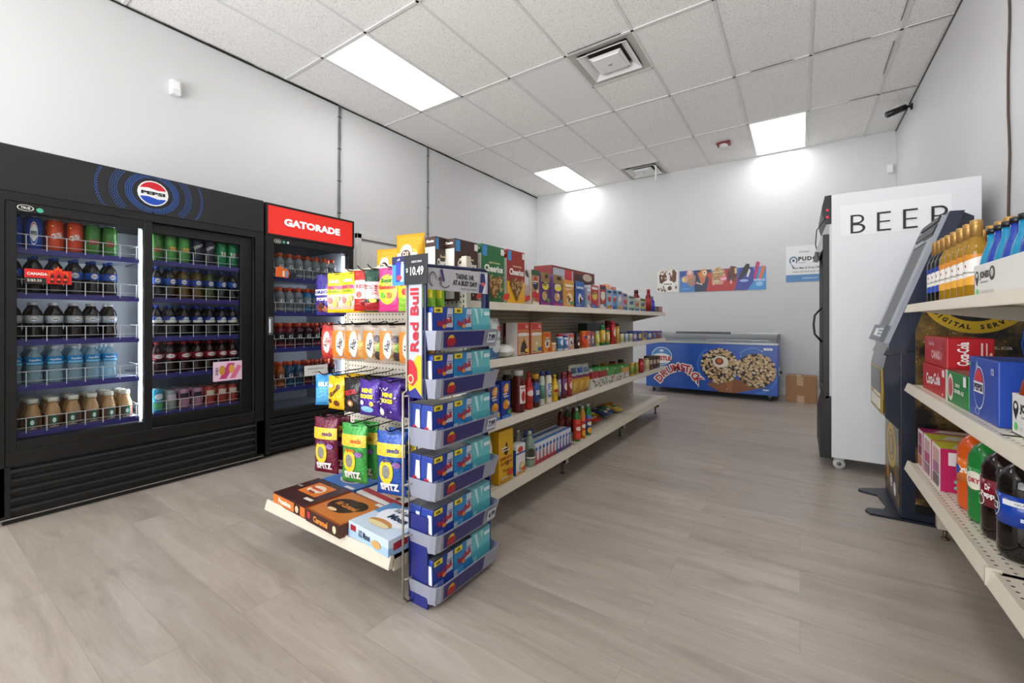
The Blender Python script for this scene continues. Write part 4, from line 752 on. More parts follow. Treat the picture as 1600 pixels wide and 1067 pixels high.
# price card on the post
o = B(); x0, x1 = -1.292, -1.103; z0, z1 = 1.193, 1.302
o.box(x0, x1, -.0015, .0015, 0, z1 - z0, '#15171c'); F = Frame((x0, -.0015, 0), (1, 0, 0), (0, 0, 1), x1 - x0, z1 - z0, .0003)
o.pr(F, [('r', 0, 0, .36, 1, '#3d8fd0'), ('r', .0, .72, .36, 1, '#1c1f5c'), ('r', .12, .12, .31, .8, '#2a3fae'), ('p', [(.25, .12), (.34, .12), (.34, .8), (.28, .8)], '#e9e6ea'), ('e', .22, .26, .08, .09, '#c8324a'), ('t', 'x4', .2, .89, .1, '#e8e8f0', {}), ('t', '10.49', .72, .45, .30, '#f4f4f6', {'w': .36, 'b': .02}), ('t', '$', .45, .48, .16, '#f4f4f6', {}), ('t', 'ENERGY DRINK', .72, .76, .07, '#d8d8de', {'w': .28, 'b': .02})])
ob = o.obj('price_card', None, (0, 1.095, z0)); tag(ob, 'black price card reading 10.49 above the energy drink rack', 'price sign')
# cartons of energy drink
def rbpack(c1, c2, c3, tagc=True, txt='#b3202e', w=.108):
    def f():
        h = .152; d = .062
        fr = [('r', 0, 0, 1, 1, c1), ('p', [(.62, .5), (.98, .5), (1, .98), (.72, .98)], c2), ('r', .0, .02, .5, .42, c2), ('p', [(.08, .02), (.45, .02), (.5, .42), (.2, .42)], c3), ('t', 'Red Bull', .56, .64, .15, txt, {'w': .72, 'b': .05, 'rot': 12}), ('e', .52, .52, .10, .05, '#e08a3a'), ('r', .68, .80, .95, .82, '#3a4a8c'), ('r', .68, .75, .92, .77, '#3a4a8c')]
        if tagc: fr.append(('r', .0, .86, .42, .99, '#e9d22e')); fr.append(('t', '4.00', .2, .92, .07, '#2a2a1c', {'w': .2, 'b': .05}))
        sd = [('r', .02, 0, .98, .88, c1), ('p', [(.5, .4), (.95, .4), (.9, .86), (.6, .86)], '#e4e6ee'), ('p', [(.3, .0), (.5, .0), (.6, .4), (.2, .4)], c3), ('e', .5, .4, .2, .07, '#c8324a')]
        o = carton('drink_carton', w, d, h, c1, front=fr, left=sd, right=sd, top=[('r', .0, .0, 1, 1, M('#8d9098', .3, .6))], bv=.006); return o
    return Kit(f)
kb = rbpack('#23409c', '#c9ccd6', '#6c7ac0'); kl = rbpack('#2d86c4', '#c5ccd6', '#4fa4d8')
def teal():
    return carton('drink_carton', .122, .062, .154, '#6cc0c8', front=[('r', 0, 0, 1, .55, '#58b2bf'), ('p', [(.1, .98), (.25, .98), (.35, .6), (.3, .55)], '#bfe6e8'), ('p', [(.4, .98), (.6, .98), (.5, .7)], '#a6dbe0'), ('r', .62, .8, .95, .9, '#d4ecee'), ('r', .05, .05, .2, .4, '#a6dbe0')], left=[('r', 0, 0, 1, .5, '#58b2bf')], top=[('r', 0, 0, 1, 1, '#9ad4da')], bv=.003)
kt = Kit(teal)
tn = ['top', 'second', 'third', 'fourth', 'fifth', 'lowest']
for k, zt in enumerate((.952, .775, .590, .400, .208, .022)):
    z = zt + .007; xf = RX1 - .057
    for kk, y, nm, pos in ((kb, 1.180, 'blue and silver energy drink carton', 'left'), (kl, 1.292, 'light blue energy drink carton', 'middle'), (kt, 1.411, 'pale teal energy drink carton', 'right')):
        kk.put((xf, y, z), R(90), f'{nm}, {pos} on the {tn[k]} tray of the rack', 'carton', 'energy drink cartons standing in the rack trays')
    if k in (2, 3, 4): kb.put((xf - .064, 1.182, z), R(90), f'blue energy drink carton behind another, left on the {tn[k]} rack tray', 'carton', 'energy drink cartons standing in the rack trays')
# ---- yellow snack bags on the top of the back side
kch = Kit(lambda: bag('snack_bag', .155, .31, .07, '#dda21a', [('r', .15, .05, .85, .70, '#ecdcca'), ('e', .5, .72, .2, .12, '#ecdcca'), ('e', .5, .68, .16, .07, '#5a2a1c'), ('t', 'DS', .5, .68, .09, '#ecdcca', {'w': .2, 'b': .03}), ('e', .35, .16, .14, .09, '#a09a4a'), ('e', .65, .18, .16, .10, '#6a4a2c')]))
kch2 = Kit(lambda: bag('snack_bag', .19, .385, .08, '#dda21a', [('r', .15, .05, .85, .72, '#ecdcca'), ('e', .5, .74, .2, .10, '#ecdcca'), ('e', .5, .70, .16, .06, '#5a2a1c'), ('t', 'DS', .5, .70, .07, '#ecdcca', {'w': .2, 'b': .03})]))
for k_, loc, rz, lb in ((kch, (-1.90, 1.58, 1.15), 12, 'golden snack bag furthest left above the pegboard'), (kch, (-1.80, 1.70, 1.15), 30, 'golden snack bag second from left above the pegboard'), (kch2, (-1.765, 1.62, 1.15), 10, 'tallest golden snack bag standing behind the black price card'), (kch2, (-1.80, 1.86, 1.12), 10, 'golden snack bag beside the brown cereal boxes')):
    k_.put((loc[0], loc[1], 1.149), R(rz), lb, 'snack bag', 'golden snack bags on top of the gondola')
# ================================================================== PRODUCTS ON THE GONDOLA
XP = -1.275                     # front plane of the goods on the aisle side
ZS = {1: 1.149, 2: .863, 3: .549, 4: .216}
SN = {1: 'top shelf', 2: 'second shelf', 3: 'third shelf', 4: 'lowest shelf'}
GSN = {1: 'goods on the gondola top shelf', 2: 'goods on the gondola second shelf', 3: 'goods on the gondola third shelf', 4: 'goods on the gondola lowest shelf'}
def slot(u0, u1, v, sh, xp=XP):
    y0, _ = onX(u0, 500, xp); y1, _ = onX(u1, 500, xp); um = (u0 + u1) / 2; _, zt = onX(um, v, xp)
    return (y0 + y1) / 2, y1 - y0, zt - ZS[sh]
used = set()
def gbox(u0, u1, v, sh, col, label, cat, front=(), left=(), top=(), d=.06, xp=XP, name='grocery_box', gap=.004, rz=0):
    if name == 'grocery_box' or cat == 'snack box':
        q = random.Random(label); c1, c2 = q.choice(['#f2ead8', '#2a2a34', '#f4f4f4']), q.choice(['#e8d8b0', '#3c2a24', '#d8d8e0'])
        front = list(front) + [('r', .12, .66, .12 + q.uniform(.4, .75), .69, c1), ('r', .14, .61, .14 + q.uniform(.3, .6), .63, c1), ('r', .10, .10, .10 + q.uniform(.2, .5), .12, c2), ('p', [(.55, .14), (.9, .10), (.92, .24), (.6, .22)], q.choice(['#d8382c', '#e8c040', '#3a6ab0', '#4a9a4c'])), ('e', q.uniform(.3, .7), q.uniform(.35, .5), .10, .05, q.choice(['#e8a040', '#8c4a24', '#f0e0c0']))]
        left = list(left) + [('r', .2, .55, .8, .57, c2), ('r', .2, .48, .7, .50, c2), ('r', .2, .41, .75, .43, c2)]
    y, w, h = slot(u0, u1, v, sh, xp); o = carton(name, w - gap, d, max(h, .02), col, front=front, left=left, top=top)
    o.location = (xp - d / 2, y, ZS[sh]); o.rotation_euler.z = R(90 + rz); tag(o, label, cat, GSN[sh]); return o
def gjar(u0, u1, v, sh, body, capc, labc, label, cat, prof='jar', xp=XP, prints=(), name=None, mat=None, lab=None, capmat=None, turn=-25):
    r = .03; um = (u0 + u1) / 2; mt = mat or G(body)
    for _ in range(4):
        X = xp - r - .002; y = onX(um, 500, X)[0]; r = (u1 - u0) / 2 * (-_s * X + _c * y) / FPX * (1.18 if sh != 3 or prof != 'wide' else 1.05)
    h = onX(um, v, X)[1] - ZS[sh]
    if prof == 'jar': o = jar(name or 'food_jar', r, h, mt, capc, labc, prints, lab or (.15, .75))
    else: o = bottle(name or 'sauce_bottle', r, h, mt, capc, labc, prints, PR[prof], lab or (.2, .6), PC[prof], turn=turn)
    o.location = (xp - r - .002, y, ZS[sh]); o.rotation_euler.z = R(90); tag(o, label, cat, GSN[sh]); return o
PR = {'sauce': [(.9, 0), (1, .03), (1, .60), (.9, .68), (.55, .80), (.52, .86)], 'squeeze': [(.85, 0), (1, .03), (.95, .3), (1, .55), (.8, .70), (.5, .82), (.4, .85)], 'wide': [(.95, 0), (1, .03), (1, .74), (.9, .80), (.68, .86), (.66, .88)],
      'juice': [(.9, 0), (1, .02), (.97, .2), (1, .4), (1, .72), (.75, .84), (.42, .90), (.40, .92)], 'jug': [(.92, 0), (1, .03), (1, .55), (.75, .76), (.32, .88), (.3, .9)], 'hot': [(.95, 0), (1, .03), (1, .5), (.6, .62), (.42, .78), (.42, .86)]}
PC = {'sauce': (.56, .85, 1.0), 'squeeze': (.42, .84, 1.0), 'wide': (.72, .87, 1.0), 'juice': (.4, .9, 1.0), 'jug': (.36, .89, 1.0), 'hot': (.48, .85, 1.0)}
def gbag(u0, u1, v, sh, col, pr, label, cat, T=.05, xp=XP, rz=0, mat=None, name='food_bag'):
    y, w, h = slot(u0, u1, v, sh, xp); o = bag(name, w, h, T, col, pr, mat=mat); o.location = (xp - T / 2, y, ZS[sh]); o.rotation_euler.z = R(90 + rz); tag(o, label, cat, GSN[sh]); return o
# ---- top shelf
def cheer(u0, u1, v, base, low, name, lb, oat=True, xp=XP, side='#e9e4dc'):
    fr = [('r', .03, .80, .22, .98, '#3f8fd0'), ('t', 'Cheerios', .52, .60, .125, '#f4f1ea', {'w': .82, 'b': .05}), ('t', name, .55, .70, .045, '#e9d9a8', {'w': .5, 'b': .03}), ('r', .82, .86, .98, .97, '#e9e6e0')]
    if oat:
        fr += [('p', [(.5, .05), (.12, .36), (.16, .46), (.32, .49), (.5, .42), (.68, .49), (.84, .46), (.88, .36)], '#7a5326')]
        rn = random.Random(9)
        for _ in range(70):
            a, c = rn.uniform(.18, .84), rn.uniform(.1, .46)
            if abs(a - .5) < .06 + (c - .05) * 1.05 and not (abs(a - .5) < .08 and c > .42): fr.append(('ring', a, c, .03, .019, .5, rn.choice(['#d8b06a', '#c9994a', '#e3c284'])))
        fr += [('p', [(.62, .04), (.95, .08), (.97, .18), (.7, .16)], '#d8382c')]
    return gbox(u0, u1, v, 1, base, lb, 'cereal box', front=([('r', 0, 0, 1, .42, low)] if low else []) + fr, left=[('r', .04, .03, .96, .84, side), ('t', 'Cheerios', .5, .93, .045, '#f4f1ea', {'w': .7, 'b': .04}), ('r', .2, .5, .8, .52, '#a9c4d8'), ('r', .2, .4, .8, .42, '#a9c4d8'), ('r', .2, .3, .7, .32, '#a9c4d8')], d=.065, name='cereal_box', xp=xp)
cheer(680, 702, 371, '#3a2019', None, 'Chocolate', 'dark brown cereal box partly behind another, leftmost on the gondola top', False, xp=-1.33)
cheer(710, 747, 376, '#3f231b', None, 'Chocolate', 'dark brown cereal box facing the aisle, left of the green one', True)
cheer(752, 788, 384, '#1f6e3a', None, 'Apple Cinnamon', 'tall green cereal box on the gondola top shelf')
cheer(792, 820, 392, '#9c2a20', '#efb51f', 'Honey Nut', 'tall red and yellow cereal box on the gondola top shelf')
gbag(821, 829, 415, 1, '#d9d4d8', [('e', .5, .8, .3, .1, '#2f4a2c'), ('r', .1, .1, .9, .5, '#c9b0a8')], 'narrow pale snack pouch between cereal box and tan cookie box', 'pouch')
gbox(830, 843, 422, 1, '#b98e66', 'tan cookie box with green top right of the honey cereal', 'snack box', [('r', 0, .85, 1, 1, '#2e5a34'), ('e', .5, .6, .35, .16, '#1f2c4a'), ('e', .5, .75, .2, .08, '#c8322c'), ('r', .1, .22, .9, .38, '#d02c30'), ('r', .1, .02, .9, .1, '#e8d8c0')], [('r', 0, 0, 1, 1, '#e0d6c8')])
for i, (a, c) in enumerate(((845, 859), (864, 879))):
    gbox(a, c, 426 + i * 4, 1, '#4a2f7c', f'purple and yellow cookie box, {("left", "right")[i]} one of the pair on the top shelf', 'snack box', [('r', 0, .72, 1, 1, '#9a7a3c'), ('e', .5, .6, .38, .12, '#eed83a'), ('e', .4, .3, .3, .14, '#c9a26a'), ('r', 0, 0, 1, .14, '#a02f88'), ('e', .6, .9, .2, .06, '#3a2418')], [('r', 0, 0, 1, 1, '#7f5a9a')])
gbox(881, 897, 438, 1, '#e39a2a', 'bright orange cone box on the gondola top shelf', 'snack box', [('e', .55, .32, .3, .22, '#f2d9a0'), ('p', [(.45, .15), (.7, .35), (.4, .35)], '#7a3a1c'), ('r', .1, .75, .9, .85, '#f4e6c4')], [('r', 0, 0, 1, 1, '#e8b05a')])
gbox(899, 913, 440, 1, '#2a62b8', 'bright blue cookie box on the gondola top shelf', 'snack box', [('e', .5, .35, .2, .2, '#efe6d8'), ('t', 'Leibniz', .5, .78, .1, '#f2f4f8', {'w': .8, 'b': .04}), ('e', .55, .28, .1, .14, '#4a2414')], [('r', 0, 0, 1, 1, '#26406e')])
o = gbox(862, 929, 421, 1, '#7c1e1c', 'large maroon display case behind the smaller boxes, top shelf', 'display case', [('r', .02, .05, .45, .95, '#b9c4d4'), ('r', .5, .05, .98, .9, '#3c1412'), ('r', .26, .55, .42, .95, '#d8302c'), ('e', .8, .85, .12, .1, '#cfc4ae')], d=.14, xp=-1.37, name='display_case')
C2 = [(917, 923, 449, '#a9b4c8', 'pale grey-blue cookie carton left of the red packets'), (923, 935, 446, '#c4262a', 'red biscuit packet with blue base'), (937, 947, 445, '#b5302c', 'brownish red biscuit packet beside the red one'),
      (948, 956, 452, '#8fbfe0', 'light blue cracker box, first of three'), (957, 964, 453, '#4a9ad0', 'mid blue cracker box, second of three'), (965, 972, 454, '#a8c0dc', 'pale blue cracker box, third of three'), (973, 980, 458, '#b8a4c8', 'lilac cracker box beside the pale blue ones'),
      (982, 991, 462, '#b8d4c0', 'pale green tea box on the far top shelf'), (992, 999, 466, '#b9b89a', 'olive and cream box on the far top shelf'), (1000, 1009, 466, '#c8c244', 'yellow green box on the far top shelf')]
rn = random.Random(4)
for a, c, v, col, lb in C2:
    gbox(a, c, v, 1, col, lb + ', gondola top', 'snack box', [('e', .5, .55, .35, .18, rn.choice(['#f0ece0', '#d8362c', '#2a4a8c', '#e8c84a'])), ('r', .05, .04, .95, .2, rn.choice(['#2a62b8', '#f0ece0', '#d8a23a'])), ('r', .1, .82, .9, .93, rn.choice(['#f4f0ea', '#1c2c5c']))], [('r', 0, 0, 1, 1, rn.choice(['#d9d4dc', col]))])
gbag(946, 957, 444, 1, '#e08a2a', [('e', .5, .5, .3, .3, '#f0c860')], 'small orange snack bag behind the light blue cracker boxes', 'snack bag', T=.04, xp=-1.36)
gbag(958, 966, 448, 1, '#c84a24', [('e', .5, .5, .3, .3, '#f0a840')], 'small rust snack bag behind the mid blue cracker box', 'snack bag', T=.04, xp=-1.36)
for a, c, v, body, capc, lb, xp in ((989, 999, 453, '#6a141c', '#3a1418', 'dark red sauce bottle at the back of the far top shelf', -1.34), (1009, 1017, 452, '#7c1218', '#8a1c22', 'dark red sauce bottle at the far end of the top shelf', XP), (1014, 1022, 463, '#2436a8', '#6a8ac0', 'royal blue bottle at the far end of the top shelf', -1.262)):
    gjar(a, c, v, 1, body, capc, '#a83038' if body != '#2436a8' else '#3a50c8', lb, 'bottle', 'sauce', xp=xp)
gbox(1023, 1028, 479, 1, '#1c2430', 'tiny black box at the far end of the top shelf', 'small box', d=.05, gap=.01); gbox(1029, 1035, 479, 1, '#a0566a', 'tiny pink box at the far end of the top shelf', 'small box', d=.05, gap=.01)
# ---- second shelf
gbag(771, 786, 497, 2, '#dcdedf', [('r', 0, 0, 1, .28, '#4a86b8'), ('e', .6, .75, .15, .07, '#c81e2a'), ('e', .4, .26, .3, .1, '#e8ecf0'), ('t', 'SUGAR', .5, .5, .08, '#6a7a8c', {'w': .6})], 'tall white sugar bag with blue base at the near end of second shelf', 'sugar bag', T=.06)
o = bag('flour_bag', .13, .20, .07, '#e9e8e4', [('r', .3, .3, .7, .7, '#f2f2f0')], mat=M('#e9e8e4', .5)); y, _, _ = slot(785, 817, 540, 2); o.location = (-1.33, y - .09, ZS[2] + .032); o.rotation_euler = (R(-90), 0, R(12)); tag(o, 'plump white bag lying flat on the second shelf', 'flour bag', GSN[2])
for i, (a, c, im) in enumerate(((808, 827, '#3c342c'), (829, 847, '#c9b87c'))):
    gbox(a, c, 504, 2, '#c9744a', f'orange cake mix box with {("dark", "pale")[i]} cake picture, second shelf', 'cake mix box', [('r', .04, .80, .96, .98, '#c23a34'), ('t', '2x', .78, .89, .1, '#f0ece4', {}), ('r', .04, .60, .96, .68, '#e6e0d8'), ('r', .04, .04, .96, .6, '#d3a878'), ('p', [(.5, .56), (.28, .3), (.2, .08), (.84, .08), (.76, .3)], im), ('r', 0, 0, 1, .05, '#8c2c24')], [('r', 0, 0, 1, 1, '#e6e2dc')] if i == 0 else [('r', 0, 0, 1, 1, '#b84a34')], d=.075)
gbox(797, 800, 505, 2, '#6c2420', 'thin dark red box between white bag and cake mix', 'small box', d=.05, xp=-1.34, gap=0)
S2 = [(849, 861, 519, '#e08a24', 'orange pudding box'), (862, 869, 535, '#e3a03a', 'small low orange box'), (888, 897, 521, '#d4a0a4', 'pink dessert mix box'), (917, 923, 517, '#d8602a', 'orange topped tin box'), (924, 929, 518, '#8a6aa0', 'orange and purple box')]
for a, c, v, col, lb in S2: gbox(a, c, v, 2, col, lb + ' on the second shelf', 'grocery box', [('e', .5, .5, .32, .26, '#f0e2cc'), ('e', .5, .45, .14, .12, rn.choice(['#c83a2a', '#3a5a9c', '#7a4a2a'])), ('r', .05, .8, .95, .95, rn.choice(['#f2ead8', '#d84a24']))], [('r', 0, 0, 1, 1, col)])
gjar(870, 879, 522, 2, '#b9cfe0', '#c01c3c', '#4a84b4', 'white and blue tub with cherry red lid, second shelf', 'tub', prints=[('e', .5, .6, .3, .3, '#eef2f4')])
gjar(879, 888, 524, 2, '#e4e6ea', '#3a5c9c', '#5a8ac8', 'white baking powder tub with blue lid, second shelf', 'tub', prints=[('e', .5, .6, .3, .3, '#f2f2f2')])
gjar(898, 905, 521, 2, '#2c2420', '#2a3038', '#3a2a20', 'dark brown jar with black lid, second shelf', 'jar', prints=[('e', .5, .3, .3, .2, '#ead8b8')])
gjar(906, 916, 517, 2, '#d85a24', '#e07a2a', '#d8482a', 'orange spread jar with orange label, second shelf', 'jar', prints=[('e', .5, .3, .3, .3, '#e8502a'), ('r', .2, .7, .8, .95, '#3a5a9c')])
for i, (a, c, v, bc, cc, lc) in enumerate(((930, 936, 517, '#b9cf8a', '#c9d8a8', '#d8cf5a'), (937, 945, 508, '#2f7c40', '#3a8a4a', '#e2b03a'), (946, 952, 512, '#3c8a4c', '#b4303a', '#c9a84a'))):
    gjar(a, c, v, 2, bc, cc, lc, ['pale green', 'dark green', 'mid green with red lid'][i] + ' spice jar on the second shelf', 'jar', prints=[('e', .5, .5, .3, .3, '#f0e8c8')])
gjar(953, 961, 502, 2, '#b83028', '#c01c24', '#b8261c', 'cream and red coffee creamer jar with bright red lid', 'jar', prints=[('e', .5, .6, .3, .3, '#f0dcc0')], xp=-1.27)
gjar(945, 953, 501, 2, '#5a1f1c', '#8c1f24', '#6a2420', 'dark jar with maroon lid at the back of second shelf', 'jar', xp=-1.42)
gjar(962, 967, 505, 2, '#d89a3a', '#2a2422', '#e0b04a', 'amber jar with black lid on the second shelf', 'jar')
gbox(917, 944, 505, 2, '#16302a', 'long dark green box behind the jars, second shelf', 'grocery box', d=.08, xp=-1.44)
for i, (a, c) in enumerate(((968, 974), (975, 981), (982, 988))): gjar(a, c, 519, 2, '#e2e0d4', ['#3a3c3c', '#2a4c8a', '#44443c'][i], ['#d8cf8a', '#9ab4d0', '#c9c49a'][i], f'small white jar with {["charcoal", "navy", "olive"][i]} lid, far second shelf', 'jar')
for i in range(6):
    a = 989 + i * 7.6; gbox(a, a + 7, 517, 2, ['#2a4ca0', '#2a4ca0', '#c9a63a', '#2a52b0', '#7c2c5c', '#b4303c'][i], f'{["blue", "deep blue", "yellow", "royal blue", "plum", "red"][i]} small carton, {ORD[i]} in the far second shelf row', 'grocery box', [('e', .5, .5, .35, .25, ['#e8e2d0', '#f0c83a', '#2a4ca0', '#e8e2d0', '#3a6ac0', '#2a4ca0'][i]), ('r', 0, .8, 1, 1, '#1f3f94')])
# ---- third shelf
for i, (a, c) in enumerate(((765, 781), (783, 798))):
    gbox(a, c, 602 - 6 * i, 3, '#1c3f9c', f'blue macaroni box with orange pictures, {("left", "right")[i]} one, third shelf', 'pasta box', [('e', .5, .80, .30, .13, '#e88a1c'), ('e', .6, .88, .16, .07, '#f2c03a'), ('e', .5, .38, .34, .13, '#e88a1c'), ('e', .55, .45, .18, .06, '#f2b83a'), ('t', 'KD', .5, .80, .12, '#f4e6c0', {'w': .3, 'b': .05}), ('t', 'dinner', .5, .60, .05, '#f2f2f2', {'w': .5, 'rot': 6}), ('r', 0, 0, 1, .1, '#4a86d0')], [('r', 0, 0, 1, 1, '#e8952a')] if i == 0 else (), d=.06)
gjar(800, 820, 578, 3, '#5c1a14', '#e4e4e0', None, 'large dark red clamato bottle with white cap, third shelf', 'bottle', 'wide', prints=())
def paper(yc, r, z0, z1, items, parent, ang=70): b = B(); b.pr(CylFrame(r, z0, z1, ang, turn=-10), items); b.obj('label', parent)
lastj = [o for o in COL.objects if o.get('label', '').startswith('large dark red clamato')][0]
paper(0, max(v.co.x for v in lastj.data.vertices) + .0008, .05, .15, [('r', 0, 0, 1, 1, '#ece6e2'), ('e', .5, .4, .28, .3, '#c8242c'), ('t', 'MOTTS', .5, .85, .1, '#a81c20', {'w': .7, 'b': .04})], lastj)
gjar(784, 800, 577, 3, '#2a1c18', '#d8dad4', None, 'dark bottle with white cap behind the macaroni boxes', 'bottle', 'wide', xp=-1.40)
gjar(820, 832, 581, 3, '#b8261c', '#a81f18', '#c8382a', 'red ketchup squeeze bottle on the third shelf', 'bottle', 'squeeze', prints=[('e', .5, .6, .3, .2, '#f0dcd0')])
gjar(831, 842, 584, 3, '#4a1c16', '#e2a51c', '#2a4a8c', 'brown sauce jar with blue label and yellow cap', 'jar', prints=[('t', 'SAUCE', .5, .5, .25, '#eef0f4', {'w': .6, 'b': .04})])
gjar(842, 851, 580, 3, '#c8ccc0', '#2a3c7c', '#5c8a7c', 'white dressing bottle with dark blue cap and green label', 'bottle', 'wide')
gjar(851, 862, 579, 3, '#e6e0c8', '#2a3c8c', '#d9dde0', 'cream mayonnaise bottle with blue cap on the third shelf', 'bottle', 'wide', prints=[('t', 'MAYO', .5, .5, .5, '#2a4a9c', {'rot': 90, 'hm': .03, 'wm': .09, 'b': .05})])
gjar(862, 871, 585, 3, '#e8b81c', '#e8c02a', '#ecc43a', 'bright yellow mustard bottle on the third shelf', 'bottle', 'squeeze', prints=[('e', .5, .5, .3, .15, '#b8281c')])
for i, (a, c, bc, cc, lc) in enumerate(((871, 876, '#3a2428', '#4a3c34', '#9a9ca4'), (876, 885, '#6a1c2c', '#8a3038', '#6a3a6c'), (885, 893, '#8a1c1c', '#7c1c24', '#a83030'))):
    gjar(a, c, 582 - i, 3, bc, cc, lc, ['dark slim jar with grey label', 'purple-labelled red sauce jar', 'red-labelled red sauce jar'][i] + ', third shelf', 'jar', prints=[('e', .5, .5, .3, .25, '#e9d4c8')])
for i, (a, c) in enumerate(((894, 904), (904, 914), (914, 924))):
    gbag(a, c, 570 - i, 3, '#d4a23a', [('r', .0, .62, 1, 1, '#a9b6b4'), ('r', .1, .72, .9, .9, ['#3c4c5c', '#2a4a8c', '#5a6a7c'][i]), ('r', .0, .55, 1, .64, '#7c3a5a'), ('e', .5, .3, .32, .16, '#e3bc5a')], f'yellow dry pasta bag, {ORD[i]} from left on the third shelf', 'pasta bag', T=.055, name='pasta_bag')
for i, (a, c, v, top_, lb) in enumerate(((925, 936, 575, '#a8242c', 'white noodle pack with red top half, left'), (937, 948, 574, '#a8242c', 'white noodle pack with red top half, right'), (950, 960, 573, '#5a9a4c', 'white noodle pack with green top, left'), (961, 971, 572, '#4a8a44', 'white noodle pack with green top, right'), (973, 983, 570, '#d8a84a', 'white noodle pack with tan top'))):
    rq = random.Random(i); gbox(a, c, v, 3, '#dedbd4', lb + ', third shelf', 'noodle pack', [('r', 0, .5, 1, .84, top_), ('r', 0, .84, 1, 1, '#3a9a3c')] + [('e', rq.uniform(.05, .95), rq.uniform(.06, .44), .06, .05, rq.choice(['#2c2c2a', '#3a6a3c', '#c83a2c', '#8a8a84'])) for _ in range(12)], [('r', 0, .5, 1, .84, top_)], [('r', 0, 0, 1, 1, '#3a9a3c')], d=.10, name='noodle_pack')
for i, (a, c) in enumerate(((930, 942), (952, 964), (967, 978))):
    y = onX((a + c) / 2, 500, -1.42)[0]; b = B(); q = .055; b.lathe([(q * .8, 0), (q, .055), (q * 1.06, .058), (q * 1.06, .063), (0, .064)], P(['#a8262c', '#dcdcd0', '#3c8a44'][i]), 20)
    o = b.obj('noodle_bowl'); o.location = (-1.45, y, ZS[3]); tag(o, ['red', 'white', 'green'][i] + ' noodle bowl behind the noodle packs on the third shelf', 'noodle bowl', GSN[3])
for i, (a, c, bc, cc) in enumerate(((984, 990, '#c9a83a', '#e0b83a'), (991, 997, '#b89a34', '#d8a82a'))): gjar(a, c, 567 - i, 3, bc, cc, '#8a9a3c', f'{("yellow", "ochre")[i]} pickle jar on the far third shelf', 'jar')
gjar(998, 1005, 560, 3, '#b8242c', '#a01c24', '#c83a3c', 'red jam jar on the far third shelf', 'jar'); gjar(1006, 1014, 559, 3, '#e0d4ae', '#b89a5c', '#d8c89a', 'cream sauce jar on the far third shelf', 'jar')
for i in range(3): a = 1015 + i * 5.5; gbox(a, a + 5, 556, 3, ['#3a1c1c', '#4a2a24', '#2c1a1c'][i], f'{("maroon", "brown", "blackish")[i]} small coffee box at the far end of third shelf', 'grocery box', [('r', .1, .4, .9, .7, '#d9c9b0')])
for i in range(7):
    y, w, h = slot(893 + i * 13, 903 + i * 13, 560, 3, -1.46); o = jar('food_jar', .034, .12, G(['#5c2a24', '#7a1c1c', '#c99a3a', '#5a2a44', '#8a2c24', '#b8862c', '#4a2434'][i]), ['#3a5c2c', '#d8a23a', '#7c1c2c'][i % 3], '#a89a84')
    o.location = (-1.50, y, ZS[3]); tag(o, f'{["brown", "red", "gold", "plum", "brick", "amber", "aubergine"][i]} jar standing in the back row of the third shelf', 'jar', GSN[3])
# ---- lowest shelf
gbox(779, 802, 672, 4, '#e0ae1a', 'large yellow flour carton at the near end of the lowest shelf', 'flour box', [('e', .5, .6, .14, .08, '#3a2410'), ('p', [(.45, .72), (.55, .78), (.62, .66), (.5, .6)], '#3a2410'), ('t', 'ROBIN HOOD', .5, .47, .06, '#b02a1a', {'w': .8, 'b': .03}), ('t', 'ALL PURPOSE', .5, .38, .05, '#b02a1a', {'w': .8, 'b': .03}), ('t', 'flour', .5, .24, .05, '#7a4a14', {'w': .5}), ('r', .1, .02, .9, .1, '#c8941c')], [('r', 0, 0, 1, 1, '#d6a418')], d=.11)
gbag(757, 774, 678, 4, '#d8cfc0', [('r', .1, .1, .9, .3, '#c8744a')], 'cream paper sack behind the rack beside the yellow carton', 'flour bag', T=.07, name='paper_sack', mat=M('#d8cfc0', .6))
gbox(806, 821, 694, 4, '#e8e8e6', 'white and blue cereal carton on the lowest shelf', 'grocery box', [('r', 0, 0, 1, .08, '#d9a24a'), ('r', .0, .68, 1, .74, '#2a5aa8'), ('e', .45, .84, .28, .1, '#d8482c'), ('e', .62, .26, .3, .14, '#c9b070'), ('e', .62, .28, .18, .08, '#e9dcb4')], [('r', 0, 0, 1, .85, '#2a5aa0')], d=.05)
gjar(820, 835, 673, 4, '', '#cfd8cc', '#7c8c7a', 'clear green vinegar jug with pale cap, lowest shelf', 'jug', 'jug', mat=tinted('pale_green_jug', '#b4c8b4', .45), prints=[('e', .4, .5, .25, .35, '#3a3c2c'), ('r', .1, .1, .9, .2, '#e8e8e0')], name='vinegar_jug')
gjar(803, 816, 671, 4, '', '#d4d8d0', None, 'clear jug standing behind the white and blue carton', 'jug', 'jug', xp=-1.37, mat=tinted('grey_jug', '#b9c0bc', .45), name='vinegar_jug')
gbag(824, 838, 672, 4, '#3a5a94', [('r', .2, .3, .8, .6, '#a9bcd8')], 'dark blue foil pouch behind the milk cartons', 'pouch', xp=-1.42)
kA = Kit(lambda: carton('milk_carton', .043, .06, .125, '#dfe0e6', [('r', 0, 0, 1, .2, '#a82c38'), ('p', [(.15, .2), (.75, .2), (.6, .6), (.3, .62)], '#b86a74'), ('e', .5, .72, .32, .1, '#3a6ab4')], top=[('r', 0, 0, 1, .5, '#4a7ab8')]))
kB = Kit(lambda: carton('milk_carton', .043, .06, .125, '#dcdce6', [('r', 0, 0, 1, .2, '#4a3a7c'), ('p', [(.15, .2), (.75, .2), (.6, .6), (.3, .62)], '#6c6aa4'), ('e', .5, .72, .32, .1, '#3a6ab4')], top=[('r', 0, 0, 1, .5, '#4a7ab8')]))
y0 = onX(836, 500, XP)[0]; y1 = onX(893, 500, XP)[0]; n = 11
